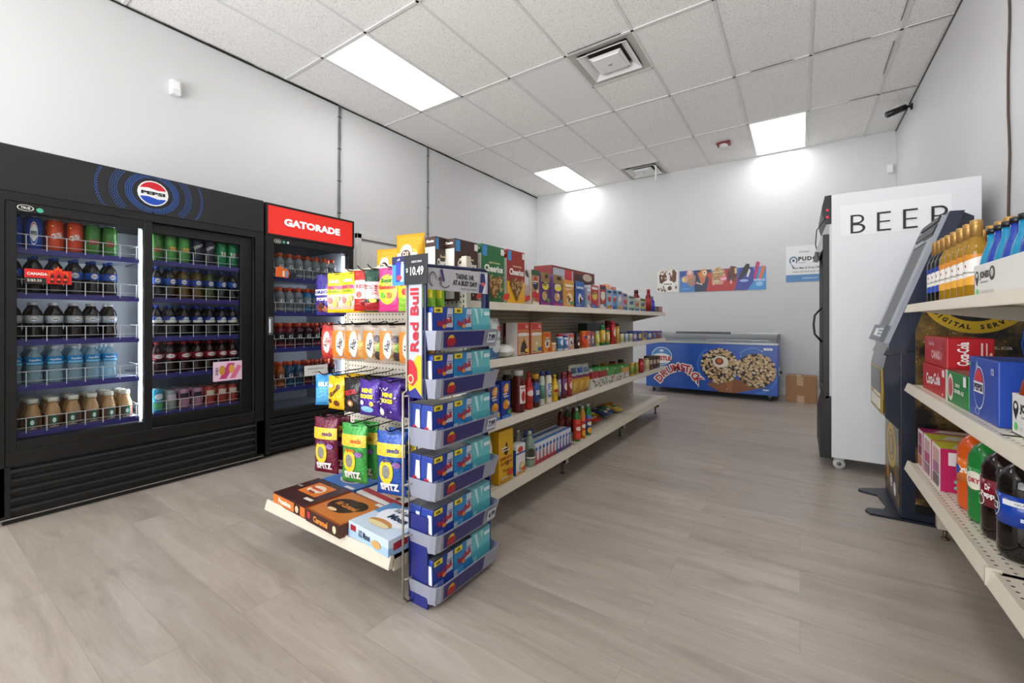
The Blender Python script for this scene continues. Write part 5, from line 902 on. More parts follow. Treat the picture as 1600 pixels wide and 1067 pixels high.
for j in range(2):
    for i in range(n):
        y = y0 + (y1 - y0) * (i + .5) / n; k = kA if i < 6 else kB
        k.put((XP - .035 - .066 * j, y, ZS[4]), R(90), f'{"red" if i < 6 else "purple"}-based milk carton, {ORD[i]} from left, {("front", "back")[j]} row, lowest gondola shelf', 'milk carton', 'small milk cartons on the lowest gondola shelf')
for i, (a, c, v, bc, cc, lc) in enumerate(((896, 906, 637, '#2f7c34', '#c8d4c8', '#d8402a'), (906, 914, 634, '#c88a24', '#c8d4c8', '#d8582a'), (914, 923, 631, '#2f8a3a', '#cdd8cc', '#3a62a8'))):
    o = gjar(a, c, v, 4, bc, cc, lc, ['green and red', 'orange', 'green and blue'][i] + f' juice bottle, {ORD[i]} in the front row of lowest shelf', 'juice bottle', 'juice', lab=(.05, .66), name='juice_bottle', prints=[('e', .5, .2, .3, .16, ['#e2442c', '#f0a81c', '#f0b42a'][i]), ('e', .5, .55, .3, .1, '#f4ead0'), ('r', .1, .7, .9, .8, '#c8281c')])
for i, (a, c, v) in enumerate(((872, 881, 638), (882, 891, 635), (893, 901, 633), (902, 910, 631))):
    gjar(a, c, v, 4, '#3a5a24' if i % 2 else '#5c1c18', '#c8d0c8', '#7c2a20', f'dark juice bottle, {ORD[i]} from left in the back row, lowest shelf', 'juice bottle', 'juice', xp=-1.40, lab=(.2, .66), name='juice_bottle')
rn = random.Random(12)
fb = []
for i in range(14):
    u = 928 + i * 4.6; far = i / 13; X = XP - .06 - rn.uniform(0, .05) - (.05 if i % 2 else 0); y, _ = onX(u, 500, XP)
    col = rn.choice(['#c8281c', '#d8381c', '#c02a1a']) if i < 7 else rn.choice(['#3c8a34', '#d8b024', '#c83a1c', '#2a4a7c'])
    o = bag('snack_bag', .12, .15, .035, col, [('e', .5, .5, .3, .2, rn.choice(['#e8702a', '#f0c83a', '#4a9a3c'])), ('r', .15, .7, .85, .85, rn.choice(['#f0d8a8', '#2c6a34', '#3a4c84'])), ('e', .4, .25, .2, .1, '#f2e2c0')])
    o.location = (X, y, ZS[4] + .022 + .012 * (i % 3)); o.rotation_euler = (R(-78 - rn.uniform(0, 9)), 0, R(80 + rn.uniform(-18, 18)))
    tag(o, f'{"red" if i < 7 else "mixed green and yellow"} noodle snack packet lying flat, {ORD[i] if i < 12 else ("thirteenth", "last")[i - 12]} from left, lowest shelf', 'snack packet', 'snack packets lying on the lowest gondola shelf')
# ================================================================== BACK WALL: freezer, box, posters
FZ = thing('chest_freezer', 'blue chest ice cream freezer with cone pictures against the back wall', 'freezer', (0, 0, 0))
fx0, fx1, fy0, fy1 = -1.935, -.236, 6.50, 7.12; FB = M('#1b55b5', .3); RIM = M('#a9adb0', .35, .3)
b = B(); b.box(fx0, fx1, fy0, fy1, .075, .735, FB, .006); b.obj('body', FZ)
b = B(); b.box(fx0 - .004, fx1 + .004, fy0 - .004, fy1, .735, .765, RIM, .004); b.prism([(fy0, .765), (fy0, .775), (fy0 + .3, .865), (fy1, .875), (fy1, .765)], 'x', fx1 - .02, fx1 + .004, M('#4c4f53', .4)); b.prism([(fy0, .765), (fy0, .775), (fy0 + .3, .865), (fy1, .875), (fy1, .765)], 'x', fx0, fx0 + .02, M('#4c4f53', .4))
b.box(fx0, fx1, fy1 - .02, fy1, .86, .885, RIM); b.box(fx0 + .3, fx0 + 1.08, fy1 - .04, fy1 - .02, .875, .89, M('#3c3f43', .4)); b.obj('rim', FZ)
b = B(); b.add([(fx0 + .02, fy0 + .005, .775), (fx1 - .02, fy0 + .005, .775), (fx1 - .02, fy0 + .3, .865), (fx0 + .02, fy0 + .3, .865), (fx1 - .02, fy1 - .02, .872), (fx0 + .02, fy1 - .02, .872)], [(0, 1, 2, 3), (3, 2, 4, 5)], GLASS); gl = b.obj('glass_lid', FZ)
B().box(fx0 + .02, fx1 - .02, fy0 + .01, fy1 - .03, .735, .768, M('#8d9296', .5)).obj('inner_tray', FZ)
B().box(-1.08, -1.06, fy0 + .01, fy0 + .028, .775, .80, RIM).box(-1.1, -.35, fy0 + .06, fy0 + .075, .792, .80, RIM).obj('lid_handle', FZ)
for x in (fx0 + .1, fx1 - .09):
    for y in (fy0 + .07, fy1 - .1):
        c = B(); c.cyl((x - .012, y, .032), (x + .012, y, .032), .032, M('#3a3c3f', .5), 14); c.box(x - .02, x + .02, y - .025, y + .025, .05, .08, M('#8e9194', .4)); c.obj('caster', FZ)
B().box(fx1 + .0, fx1 + .012, fy0 + .1, fy0 + .2, .33, .44, RIM).cyl((fx1 + .01, fy0 + .12, .38), (fx1 + .04, fy0 + .12, .38), .018, M('#3a3c3f', .4)).obj('side_valve', FZ)
FW, FH = fx1 - fx0, .66
F = Frame((fx0, fy0, .075), (1, 0, 0), (0, 0, 1), FW, FH, .0008)
def fp(u, v): x, z = onY(u, v, fy0); return ((x - fx0) / FW, (z - .075) / FH)
b = B(); it = []
c1, c2 = fp(1124, 571), fp(1181, 579)
def disc(c, r, col): return ('e', c[0], c[1], r / FW, r / FH, col)
it += [('ring', c1[0] - .01, c1[1] + .0, .27 / FW, .27 / FH, .06, '#3f7fd0', 120, 230), ('ring', c2[0] - .01, c2[1] - .05, .27 / FW, .28 / FH, .07, '#3f7fd0', 275, 355), ('ring', c2[0] - .02, c2[1] - .03, .24 / FW, .32 / FH, .03, '#6fa4e0', 60, 130)]
k1, k2, k3 = fp(1104, 600), fp(1127, 628), fp(1196, 605); k4 = fp(1148, 628)
it += [('p', [k1, (k2[0] - .01, .0), (k4[0] + .01, .0), (c1[0] + .10, c1[1] - .2)], '#a3683c'), ('p', [(c1[0] + .1, c1[1] - .25), (k4[0] - .02, .0), (k4[0] + .03, .02), k3], '#8a5230')]
rn = random.Random(21)
for i in range(11):
    a0 = k1[0] + .012 * i; it += [('p', [(a0 + .01, .27 - .006 * i), (a0 + .014, .27 - .006 * i), (a0 + .05 - .0 * i, .01), (a0 + .046, .01)], '#6b3d22')]
for c, r in ((c1, .235), (c2, .225)):
    it.append(disc(c, r, '#2a160e'))
    for _ in range(230):
        a, q = rn.uniform(0, 2 * pi), r * math.sqrt(rn.uniform(0, 1.0)); rr = rn.uniform(.010, .018)
        it.append(('e', c[0] + q * cos(a) / FW, c[1] + q * sin(a) / FH, rr * 1.2 / FW, rr / FH, rn.choice(['#d8c09a', '#c9a878', '#e2cfae', '#b8905c', '#d0b080'])))
it += [('e', c1[0] + .01, c1[1] + .08, .10 / FW, .08 / FH, '#f2ead8'), ('e', c1[0] - .0, c1[1] + .09, .055 / FW, .05 / FH, '#7c3410'), ('e', c1[0] - .0, c1[1] + .10, .03 / FW, .03 / FH, '#c8682a')]
# crest and arched lettering
n0 = fp(1036, 556)
it += [('e', n0[0] - .01, n0[1], .15 / FW, .135 / FH, '#e4e8f2'), ('e', n0[0] - .01, n0[1], .140 / FW, .125 / FH, '#4c8fd0'), ('e', n0[0] - .01, n0[1] - .05, .142 / FW, .075 / FH, '#f4f4f6'), ('t', 'NESTLE', n0[0] - .005, n0[1] - .05, .10, '#c8282c', {'w': .145, 'b': .06}), ('e', n0[0] - .01, n0[1] + .12, .03 / FW, .02 / FH, '#e4e8f2')]
word = 'DRUMSTICK'; pts = [(1031, 590), (1038, 582), (1047, 577), (1057, 574), (1067, 574), (1074, 576), (1079, 580), (1086, 587), (1092, 593)]
for ly, (col, bb, sc) in enumerate((('#f0e4e0', .13, 1.0), ('#b8262c', .03, 1.0))):
    for i, ch in enumerate(word):
        u, v = fp(*pts[i]); ang = 52 - i * 12.0; w_ = .045 if ch == 'I' else .085
        vs, fs, dim = textdata(ch, bb); hh = .105
        it.append(('t', ch, u, v, (hh + (.03 if ly == 0 else 0)) / FH, col, {'b': bb, 'rot': ang}))
it += [('r', .905, .90, .965, .945, '#e8ecf2'), ('t', 'freezer', .935, .922, .02, '#2a3c5c', {}), ('r', .90, .10, .94, .125, '#dfe6f0')]
for _ in range(14): a, c = rn.uniform(.4, .97), rn.uniform(.05, .95); it.append(('e', a, c, .006 / FW * 1.2, .006 / FH * 1.2, '#cfe2f6'))
# print layers stay within 1 mm of the panel
class FlatFrame(Frame):
    def P(s, u, v, k): return s.o + s.x * (u * s.W) + s.y * (v * s.H) + s.z * (.0006 + .00003 * k)
F = FlatFrame((fx0, fy0, .075), (1, 0, 0), (0, 0, 1), FW, FH)
b.pr(F, it); b.obj('front_print', FZ)
# cardboard box
t = thing('cardboard_box', 'closed brown cardboard box on the floor between freezer and tall fridge', 'box', (.015, 6.80, 0), R(-3)); KR = M('#a47a55', .7)
b = B(); b.box(-.165, .165, -.15, .15, 0, .335, KR, .003); b.box(-.163, .163, -.004, .004, .335, .3365, M('#6d4c31', .8)); b.obj('body', t)
b = B(); b.box(-.165, -.01, -.15, .0, .336, .341, M('#ad845e', .7)); b.box(.01, .165, -.15, .0, .336, .340, M('#a97f5a', .7)); b.box(-.05, .0, -.151, -.02, .341, .3425, M('#c8c4b8', .3)); b.obj('flap', t)
b = B(); b.box(-.04, .03, -.1515, -.15, .22, .335, M('#b98f66', .25)); b.box(-.04, .04, -.1515, -.15, .0, .09, M('#bd9874', .25)); b.obj('tape', t)
# posters
def poster(name, u0, v0, u1, v1, lb, cat, items, base='#e9e4de', th=.008):
    x0, z1 = onY(u0, v0, YB); x1, z0 = onY(u1, v1, YB); b = B(); b.box(x0, x1, YB - th, YB, z0, z1, base); b.pr(FlatFrame((x0, YB - th, z0), (1, 0, 0), (0, 0, 1), x1 - x0, z1 - z0), items); return tag(b.obj(name), lb, cat)
def blobs(n, x0, x1, y0, y1, cols, s, seed):
    rn = random.Random(seed); return [('e', rn.uniform(x0, x1), rn.uniform(y0, y1), s * rn.uniform(.7, 1.3) * .5, s * rn.uniform(.7, 1.3), rn.choice(cols)) for _ in range(n)]
def bar(cx, cy, w, h, col, rot=0, top='#e8d8c4'):
    pts = [(-w, -h), (w, -h)] + [(w * cos(R(a)), h * .5 + h * .5 * sin(R(a))) for a in range(0, 181, 20)]
    return ('p', [(cx + x * cos(R(rot)) - y * .28 * sin(R(rot)), cy + y * cos(R(rot)) + x * sin(R(rot)) / .28) for x, y in pts], col)
poster('ice_cream_poster', 1027, 424, 1060, 456, 'small cream poster with two chocolate bars on the back wall', 'poster',
       [('p', [(.12, .45), (.3, .38), (.44, .45), (.46, .80), (.38, 1.02), (.2, .98), (.10, .8)], '#5a2c20'), ('p', [(.60, .45), (.74, .38), (.90, .5), (.92, .9), (.78, 1.05), (.62, .95)], '#6a3a22'), ('p', [(.12, .85), (.3, .8), (.40, .98), (.2, 1.05)], '#f0e6da'), ('p', [(.6, .9), (.7, .7), (.76, 1.02), (.62, 1.08)], '#e8dcc8')] + blobs(22, .15, .9, .62, 1.0, ['#8a5a3a', '#f0e2cc', '#3a1c14'], .05, 3) + [('e', .52, .38, .27, .16, '#f4f2f0'), ('t', 'drumstick bar', .52, .38, .07, '#2a2a2c', {'w': .4, 'b': .05})] + blobs(12, .05, .95, .05, .28, ['#a07048', '#4a2a1c', '#c9a27a'], .06, 5) + [('e', .6, .18, .1, .1, '#5a2c1c')])
S = .25
it = [('p', [(0, 0), (.20, 0), (.19, 1), (0, 1)], '#3d7fc4'), ('p', [(0, .7), (.1, .8), (.1, 1), (0, 1)], '#2a4ca0'), ('p', [(.19, 0), (.36, 0), (.40, .55), (.38, 1), (.18, 1)], '#16294f'), ('p', [(.33, 0), (.68, 0), (.72, .45), (.58, 1), (.37, .72)], '#b81e26'), ('p', [(.66, 0), (.80, 0), (.90, .6), (.88, 1), (.72, .95)], '#2f3a9c'), ('p', [(.80, 0), (1, 0), (1, 1), (.86, 1), (.9, .5)], '#3f8fd4'),
      ('p', [(.02, .72), (.05, .55), (.16, .22), (.20, .5), (.2, .8), (.1, .62)], '#a9846a'), ('e', .07, .6, .04, .16, '#d8a48a'), ('e', .05, .58, .02, .09, '#e8d86a'), ('e', .13, .82, .045, .22, '#d88a7c'), ('e', .13, .92, .03, .12, '#e8c4b8'), ('t', 'Sundae', .19, .38, .09, '#d84a8a', {'w': .09, 'b': .05, 'rot': 20}),
      ('p', [(.22, .9), (.34, .85), (.31, .4), (.27, .35)], '#c9744a'), ('e', .30, .84, .045, .20, '#d88a3c'), ('e', .31, .86, .022, .11, '#f0e8d8'), ('e', .31, .86, .009, .05, '#8a5a2c'), ('t', 'Drumstick', .25, .38, .08, '#e8dcc8', {'w': .08, 'b': .05, 'rot': -20}),
      ('e', .375, .72, .028, .16, '#c8402c'), ('p', [(.40, .3), (.52, .3), (.56, .6), (.545, .95), (.48, 1.1), (.42, 1.0), (.40, .7)], '#c9a87c')] + blobs(60, .41, .54, .4, 1.0, ['#dcc49a', '#b8905c', '#a87c4a'], .035, 6) + [('e', .535, .55, .045, .13, '#e86a8a'), ('t', 'KitKat', .535, .55, .1, '#f4e4e8', {'w': .06, 'b': .05, 'rot': 14}), ('t', 'SMARTIES', .49, .33, .08, '#e8a0a0', {'w': .08, 'b': .03}),
      ('p', [(.57, .45), (.66, .4), (.69, .7), (.68, 1.05), (.62, 1.1), (.58, .85)], '#5a2418')] + blobs(24, .59, .67, .5, 1.0, ['#7a3a24', '#3c1610'], .03, 8) + [('r', .66, .75, .685, 1.0, '#e0c080'), ('p', [(.70, .5), (.74, .5), (.83, .95), (.82, 1.15), (.79, 1.15), (.76, 1.0)], '#14101a'), ('p', [(.79, .6), (.81, .55), (.835, .85), (.82, .95)], '#e6dcd2'), ('e', .765, .42, .05, .06, '#9fb4e8'),
      ('p', [(.865, .5), (.895, .5), (.935, 1.15), (.92, 1.22), (.90, 1.22), (.89, 1.1)], '#b8246a'), ('p', [(.92, .5), (.95, .45), (.995, .95), (.97, 1.05), (.955, 1.0)], '#d8702c'), ('t', 'POPSICLE', .93, .42, .11, '#d8e8f4', {'w': .12, 'b': .03}), ('e', .93, .25, .04, .1, '#8ec4ec'), ('p', [(.01, .2), (.08, .12), (.15, .2), (.08, .16)], '#7cb4e4'), ('e', .42, .35, .012, .1, '#e8a48c'), ('e', .62, .38, .012, .1, '#e8a48c')]
poster('ice_cream_poster', 1062, 424, 1197, 452, 'long colourful ice cream poster above the blue freezer', 'poster', it, '#2c5fae')
poster('parcel_sign', 1228, 386, 1305, 438, 'white parcel pickup sign partly hidden by the tall fridge', 'sign',
       [('r', 0, 0, 1, .20, '#4f86bc'), ('t', 'pudopoint.com', .5, .1, .06, '#dfe9f4', {'w': .3}), ('ring', .16, .60, .088, .115, .33, '#4a6c92', -45, 225), ('p', [(.085, .54), (.12, .50), (.19, .40), (.16, .38)], '#4a6c92'), ('e', .16, .60, .028, .038, '#3a587a'), ('t', 'PUDO', .46, .64, .115, '#15171a', {'w': .40, 'b': .05, 'sp': 1.2}), ('t', 'POINT', .34, .53, .035, '#6a6c70', {'w': .15}), ('t', 'AUTHORIZED', .38, .83, .045, '#5a5c60', {'w': .22}), ('t', 'Now Mail & Drop Off', .42, .38, .07, '#24262a', {'w': .56, 'b': .02}), ('t', 'SEND RECEIVE PICK UP', .42, .28, .035, '#5a5c60', {'w': .56})], '#e6e7ea', .004)
# ================================================================== TALL WHITE FRIDGE
bf = thing('upright_fridge', 'tall white upright fridge seen from its side with a paper sign', 'fridge', (0, 0, 0))
bx0, bx1, by0, by1, bz = .186, .93, 3.80, 4.46, 1.957; WH = M('#dcdde0', .22)
b = B(); b.box(bx0, bx1, by0, by0 + .03, .085, bz, WH, .003); b.box(bx0, bx1, by1 - .03, by1, .085, bz, WH, .003); b.box(bx1 - .03, bx1, by0 + .03, by1 - .03, .085, bz - .01, WH); b.box(bx0 + .001, bx1 - .031, by0 + .031, by1 - .031, .09, .5, WH); b.box(bx0 + .001, bx1 - .031, by0 + .031, by1 - .031, bz - .22, bz - .001, WH); b.box(bx0, bx1, by0 + .03, by1 - .03, bz - .01, bz, WH); b.obj('cabinet', bf)
b = B(); b.prism([(bx0, bz), (bx0 - .038, bz - .002), (bx0 - .055, bz - .08), (bx0 - .052, bz - .13), (bx0 - .034, bz - .205), (bx0, bz - .205)], 'y', by0, by1, BLACK); h_ = b.obj('header', bf)
for z in (bz - .105, bz - .155): B().cyl((bx0 - .024, by0 - .0005, z), (bx0 - .024, by0 - .004, z), .007, M('#e2203a', .3, emit=2.0), 10).obj('indicator_light', h_)
b = B(); b.prism([(bx0, 1.752), (bx0 - .03, 1.752), (bx0 - .095, 1.56), (bx0 - .06, 1.555), (bx0 - .03, 1.62), (bx0, 1.68)], 'y', by0 + .005, by1, M('#9b9da0', .3)); b.obj('light_canopy', bf)
b = B(); xd0, xd1 = bx0 - .05, bx0 - .012
for a in ((by0, by0 + .05, .5, 1.68), (by1 - .05, by1, .5, 1.68), (by0 + .05, by1 - .05, .5, .56), (by0 + .05, by1 - .05, 1.62, 1.68)): b.box(xd0, xd1, *a, BLACK, .003)
d = b.obj('door', bf); B().box(xd0 + .012, xd0 + .016, by0 + .05, by1 - .05, .56, 1.62, GLASS).obj('glass', d)
B().tube([(xd0, by0 + .1, 1.16), (xd0 - .045, by0 + .1, 1.10), (xd0 - .052, by0 + .1, 1.03), (xd0 - .045, by0 + .1, .96), (xd0, by0 + .1, .90)], .007, BLACK, 8).obj('door_handle', d)
b = B(); b.box(bx0 - .012, bx0, by0 + .002, by0 + .02, .5, 1.75, M('#c2c4c6', .3)); b.obj('hinge_strip', bf)
for z in (.75, 1.0, 1.25, 1.5): B().box(bx0, bx1 - .04, by0 + .035, by1 - .035, z, z + .008, WIRE).obj('shelf', bf)
b = B(); b.prism([(bx0 - .001, .52), (bx0 - .03, .52), (bx0 - .066, .345), (bx0 - .066, .075), (bx0 - .001, .075)], 'y', by0, by1, BLACK)
for k in range(5): b.box(bx0 - .068, bx0 - .064, by0 + .05, by1 - .05, .11 + k * .045, .13 + k * .045, M('#2c2e31', .5))
b.obj('kick_grille', bf)
for x in (bx0 + .045, bx1 - .08):
    for y in (by0 + .05, by1 - .06):
        c = B(); c.cyl((x, y - .012, .036), (x, y + .012, .036), .036, M('#d6d6d4', .35), 18); c.cyl((x, y - .014, .036), (x, y + .014, .036), .014, M('#7a7c7e', .3, .5), 12); c.box(x - .03, x + .03, y - .02, y + .02, .066, .086, M('#bcbcba', .35)); c.obj('caster', bf)
b = B(); b.tube([(bx0 - .03, by0 - .002, 1.80), (bx0 - .085, by0 + .02, 1.72), (bx0 - .092, by0 + .03, 1.62), (bx0 - .07, by0 + .03, 1.50), (bx0 - .05, by0 + .02, 1.46)], .0035, BLACK, 6); b.obj('loose_cord', bf)
b = B(); F = Frame((.236, by0 - .0004, 1.655), (1, 0, 0), (0, 0, 1), .56, .215, .0004); b.box(.236, .796, by0 - .001, by0 + .0, 1.655, 1.87, M('#e4e5e7', .25))
F = Frame((.236, by0 - .001, 1.655), (1, 0, 0), (0, 0, 1), .56, .215, .0004); its = []
LK = '#16171a'
def stroke(cx, parts): return [('r', (cx + a - .236) / .56, (1.733 + c - 1.655) / .215, (cx + e - .236) / .56, (1.733 + g - 1.655) / .215, LK) for a, c, e, g in parts]
th = .0145
its += stroke(.331, [(-.038, -.064, -.038 + th, .064)])
for cz, rr, rx in ((.032, .032, .036), (-.031, .033, .042)):
    its.append(('ring', (.331 - .0 - .236) / .56, (1.733 + cz - 1.655) / .215, rx / .56, rr / .215, .36, LK, -90, 90))
    for sg in (-1, 1): its += stroke(.331, [(-.038, cz + sg * rr - (0 if sg < 0 else th * .75), .001, cz + sg * rr + (th * .75 if sg < 0 else 0))])
for cx in (.470, .602): its += stroke(cx, [(-.036, -.064, -.036 + th, .064), (-.036, .064 - th * .8, .036, .064), (-.036, -.005, .032, .004), (-.036, -.064, .036, -.064 + th * .8)])
its += stroke(.738, [(-.036, -.064, -.036 + th, .064), (-.036, .064 - th * .75, .004, .064), (-.036, -.004, .004, .005)]); its.append(('ring', (.742 - .236) / .56, (1.733 + .030 - 1.655) / .215, .036 / .56, .034 / .215, .36, LK, -90, 90))
its.append(('p', [((.742 - .236) / .56, .36), ((.756 - .236) / .56, .36), ((.782 - .236) / .56, .065), ((.768 - .236) / .56, .065)], LK))
b.pr(F, its); tag(b.obj('beer_sign'), 'large white paper sign reading BEER taped on the tall fridge side', 'sign')
# ================================================================== KIOSK (digital services machine)
kx = thing('service_kiosk', 'dark navy digital services kiosk with slanted screen beside the right shelves', 'kiosk', (0, 0, 0))
ky0, ky1 = 3.03, 3.50; NV = M('#1a2030', .3); NV2 = M('#232a3d', .28); DK = M('#0e0f13', .3); SILV = M('#9a9fa8', .35, .4)
def sparkle():
    m, nt, b = nodemat('dark_gold_sparkle_print'); L = nt.links.new; tc = N(nt, 'ShaderNodeTexCoord')
    n = N(nt, 'ShaderNodeTexNoise'); n.inputs['Scale'].default_value = 5; n.inputs['Detail'].default_value = 8; n.inputs['Roughness'].default_value = .7; L(tc.outputs['Object'], n.inputs['Vector'])
    cr = N(nt, 'ShaderNodeValToRGB'); L(n.outputs[0], cr.inputs[0]); e = cr.color_ramp.elements; e[0].position = .42; e[0].color = lin('#14110f'); e[1].position = .68; e[1].color = lin('#9a7838')
    v = N(nt, 'ShaderNodeTexVoronoi'); v.inputs['Scale'].default_value = 60; L(tc.outputs['Object'], v.inputs['Vector']); d = math_(nt, 'LESS_THAN', v.outputs['Distance'], .16)
    d2 = math_(nt, 'MULTIPLY', d, math_(nt, 'GREATER_THAN', n.outputs[0], .5))
    mx = N(nt, 'ShaderNodeMix', data_type='RGBA'); L(d2, mx.inputs['Factor']); L(cr.outputs[0], mx.inputs['A']); mx.inputs['B'].default_value = lin('#cfae6a'); L(mx.outputs['Result'], b.inputs['Base Color']); b.inputs['Roughness'].default_value = .3
    return m
SPK = sparkle()
b = B(); b.box(.44, .93, ky0, ky1, .012, .90, NV, .006); b.prism([(.45, .90), (.93, .90), (.93, 1.22), (.53, 1.22)], 'y', ky0, ky1, NV); b.box(.50, .91, ky0 - .002, ky0, .05, 1.20, DK); b.obj('cabinet', kx)
b = B(); b.box(.50, .90, ky0 - .0035, ky0 - .002, .10, 1.19, SPK); F = FlatFrame((.50, ky0 - .0035, .10), (1, 0, 0), (0, 0, 1), .40, 1.09)
cxk, czk, rk = .715, 1.165, .205
# wrap ring position from the photo: centre of the seal
sx, sz = onY(1524, 458, ky0); _, sb = onY(1524, 521, ky0); rk = sz - sb
def kf(x, z): return ((x - .50) / .40, (z - .10) / 1.09)
cu, cv = kf(sx, sz); its = [('ring', cu, cv, rk / .40, rk / 1.09, .30, '#c9a524', 180, 360), ('ring', cu, cv, rk * .70 / .40, rk * .70 / 1.09, .72, '#17150f', 180, 360)]
msg = 'DIGITAL SERVICES'
for i, ch in enumerate(msg):
    if ch == ' ': continue
    a = 214 + i * 8.0; its.append(('t', ch, cu + rk * .845 * cos(R(a)) / .40, cv + rk * .845 * sin(R(a)) / 1.09, .021, '#17150f', {'rot': a + 90 , 'b': .05}))
its += [('ring', cu, cv, rk * .5 / .40, rk * .5 / 1.09, .12, '#c9a524', 200, 340), ('r', cu - .10, cv - .075, cu - .03, cv - .065, '#c9a524'), ('r', cu + .0, cv - .075, cu + .07, cv - .065, '#c9a524')]
u_, z_ = kf(*onY(1530, 543, ky0)); its.append(('t', 'digitalservices.ca', u_ - .10, z_, .020, '#d8d2c0', {'hm': .026, 'wm': .30, 'b': .02}))
b.pr(F, its); b.obj('side_print', kx)
# slanted upper housing
P0, P1 = (.628, 1.615), (.395, .935)          # front edge top / bottom
b = B(); b.prism([(.395, .90), P1, P0, (.682, 1.612), (.52, 1.08), (.46, .88)], 'y', ky0 - .006, ky1 + .006, NV2); b.prism([(.52, 1.08), (.682, 1.612), (.722, 1.585), (.722, 1.22), (.60, 1.20)], 'y', ky0 + .03, ky1 - .03, NV); b.obj('screen_housing', kx)
dx, dz = P0[0] - P1[0], P0[1] - P1[1]; L_ = math.hypot(dx, dz); nx_, nz_ = -dz / L_, dx / L_
def sl(t, o): return (P1[0] + dx * t + nx_ * o, P1[1] + dz * t + nz_ * o)
def slab(b, t0, t1, o0, o1, y0, y1, mat): b.prism([sl(t0, o0), sl(t0, o1), sl(t1, o1), sl(t1, o0)], 'y', y0, y1, mat)
b = B(); slab(b, .0, .97, 0, .020, ky0 + .0, ky0 + .10, SILV); slab(b, .0, .97, 0, .020, ky1 - .035, ky1, SILV); slab(b, .0, .10, 0, .020, ky0 + .10, ky1 - .035, SILV); slab(b, .80, .97, 0, .020, ky0 + .10, ky1 - .035, SILV); z_ = b.obj('bezel', kx)
b = B(); slab(b, .10, .80, .0, .016, ky0 + .10, ky1 - .035, M('#08090b', .35)); b.obj('screen', kx)
b = B(); slab(b, .84, .90, .0195, .026, ky0 + .002, ky1 - .06, BLACK); slab(b, .92, .96, .0195, .028, ky0 + .002, ky1 - .10, BLACK); slab(b, .82, .835, .0195, .024, ky0 + .002, ky0 + .2, BLACK); b.obj('camera_bar', kx)
b = B(); slab(b, .0, .13, .02, .040, ky0 + .02, ky1 - .03, M('#5f646b', .4, .3))
for i in range(3):
    for j in range(3): slab(b, .035 + .026 * i, .052 + .026 * i, .040, .044, ky0 + .05 + .04 * j, ky0 + .078 + .04 * j, '#c9ccd0')
slab(b, .04, .10, .040, .042, ky0 + .20, ky0 + .30, '#dfe2e4'); b.obj('keypad', kx)
b = B(); b.prism([(.44, .88), (.385, .87), (.372, .80), (.380, .54), (.43, .485), (.44, .485)], 'y', ky0 + .0, ky1, NV); b.prism([(.44, .93), (.40, .93), (.375, .875), (.44, .87)], 'y', ky0 + .02, ky1 - .02, M('#30343c', .3)); mod = b.obj('cash_module', kx)
b = B(); b.box(.368, .376, ky0 + .03, ky1 - .03, .55, .80, M('#a8872e', .35, .4)); b.box(.366, .369, ky0 + .05, ky1 - .05, .66, .79, M('#16171b', .3)); b.box(.3655, .3675, ky0 + .07, ky1 - .08, .57, .63, '#e6e0d0'); b.box(.3655, .3675, ky0 + .07, ky1 - .18, .64, .655, '#e6e0d0'); b.obj('front_plate', mod)
b = B(); b.box(.437, .4402, ky0 + .02, ky1 - .02, .06, .48, SPK); F = FlatFrame((.437, ky1 - .02, .06), (0, -1, 0), (0, 0, 1), .43, .42)
b.pr(F, [('ring', .5, .68, .34, .30, .28, '#c9a524'), ('ring', .5, .68, .2, .18, .2, '#c9a524'), ('t', 'B', .5, .68, .2, '#c9a524', {'b': .05}), ('e', .25, .25, .09, .09, '#c87a2c'), ('e', .5, .2, .09, .09, '#e6e6ea'), ('e', .75, .15, .09, .09, '#dcdce0'), ('ring', .5, .2, .06, .06, .3, '#3a3c44')]); b.obj('front_print', kx)
b = B(); b.prism([(.44, ky1 + .02), (.305, ky1 - .07), (.300, ky1 - .10), (.312, ky1 - .115), (.385, ky1 - .14), (.405, 3.19), (.385, 3.125), (.315, 3.10), (.300, 3.06), (.318, 3.02), (.44, ky0 - .01), (.93, ky0 - .01), (.93, ky1 + .02)], 'z', 0, .012, NV); b.obj('base_plate', kx)
cable([(.87, ky0 - .006, 1.13), (.885, ky0 - .008, 1.05), (.87, ky0 - .010, .95), (.885, ky0 - .008, .85), (.875, ky0 - .006, .70)], 1, 'blue network cable hanging down behind the right shelves', M('#2a5cb4', .4), .006)
# ================================================================== RIGHT SHELVING
RX, RB_ = .452, .985; RE, RS = 2.92, 1.77
rs = thing('soda_shelving', 'cream metal wall shelving at the right edge holding wine and soda', 'shelving', (0, 0, 0))
RZ = (1.135, .738, .345)
for k, (y0, y1) in enumerate(((RS, RE), (RS - 1.15, RS))):
    for z in RZ[:2]:
        b = B(); lipshelf(b, RX, RB_, y0, y1, z, side=-1, deck=PERF if z < 1 else None); s_ = b.obj('shelf', rs)
        for y in (y0 + .01, y1 - .014): c = B(); c.prism([(RB_, z - .10), (RB_, z - .014), (RX + .04, z - .014), (RX + .04, z - .03)], 'y', y, y + .004, M('#c9c0ae', .4)); c.obj('bracket', s_)
    b = B(); lipshelf(b, RX, RB_, y0, y1, RZ[2], side=-1, deck=PERF, lip=.04); b.obj('base_shelf', rs)
    B().box(RB_ + .004, RB_ + .012, y0 + .012, y1 - .012, .1, 1.5, PEGB).obj('back_panel', rs)
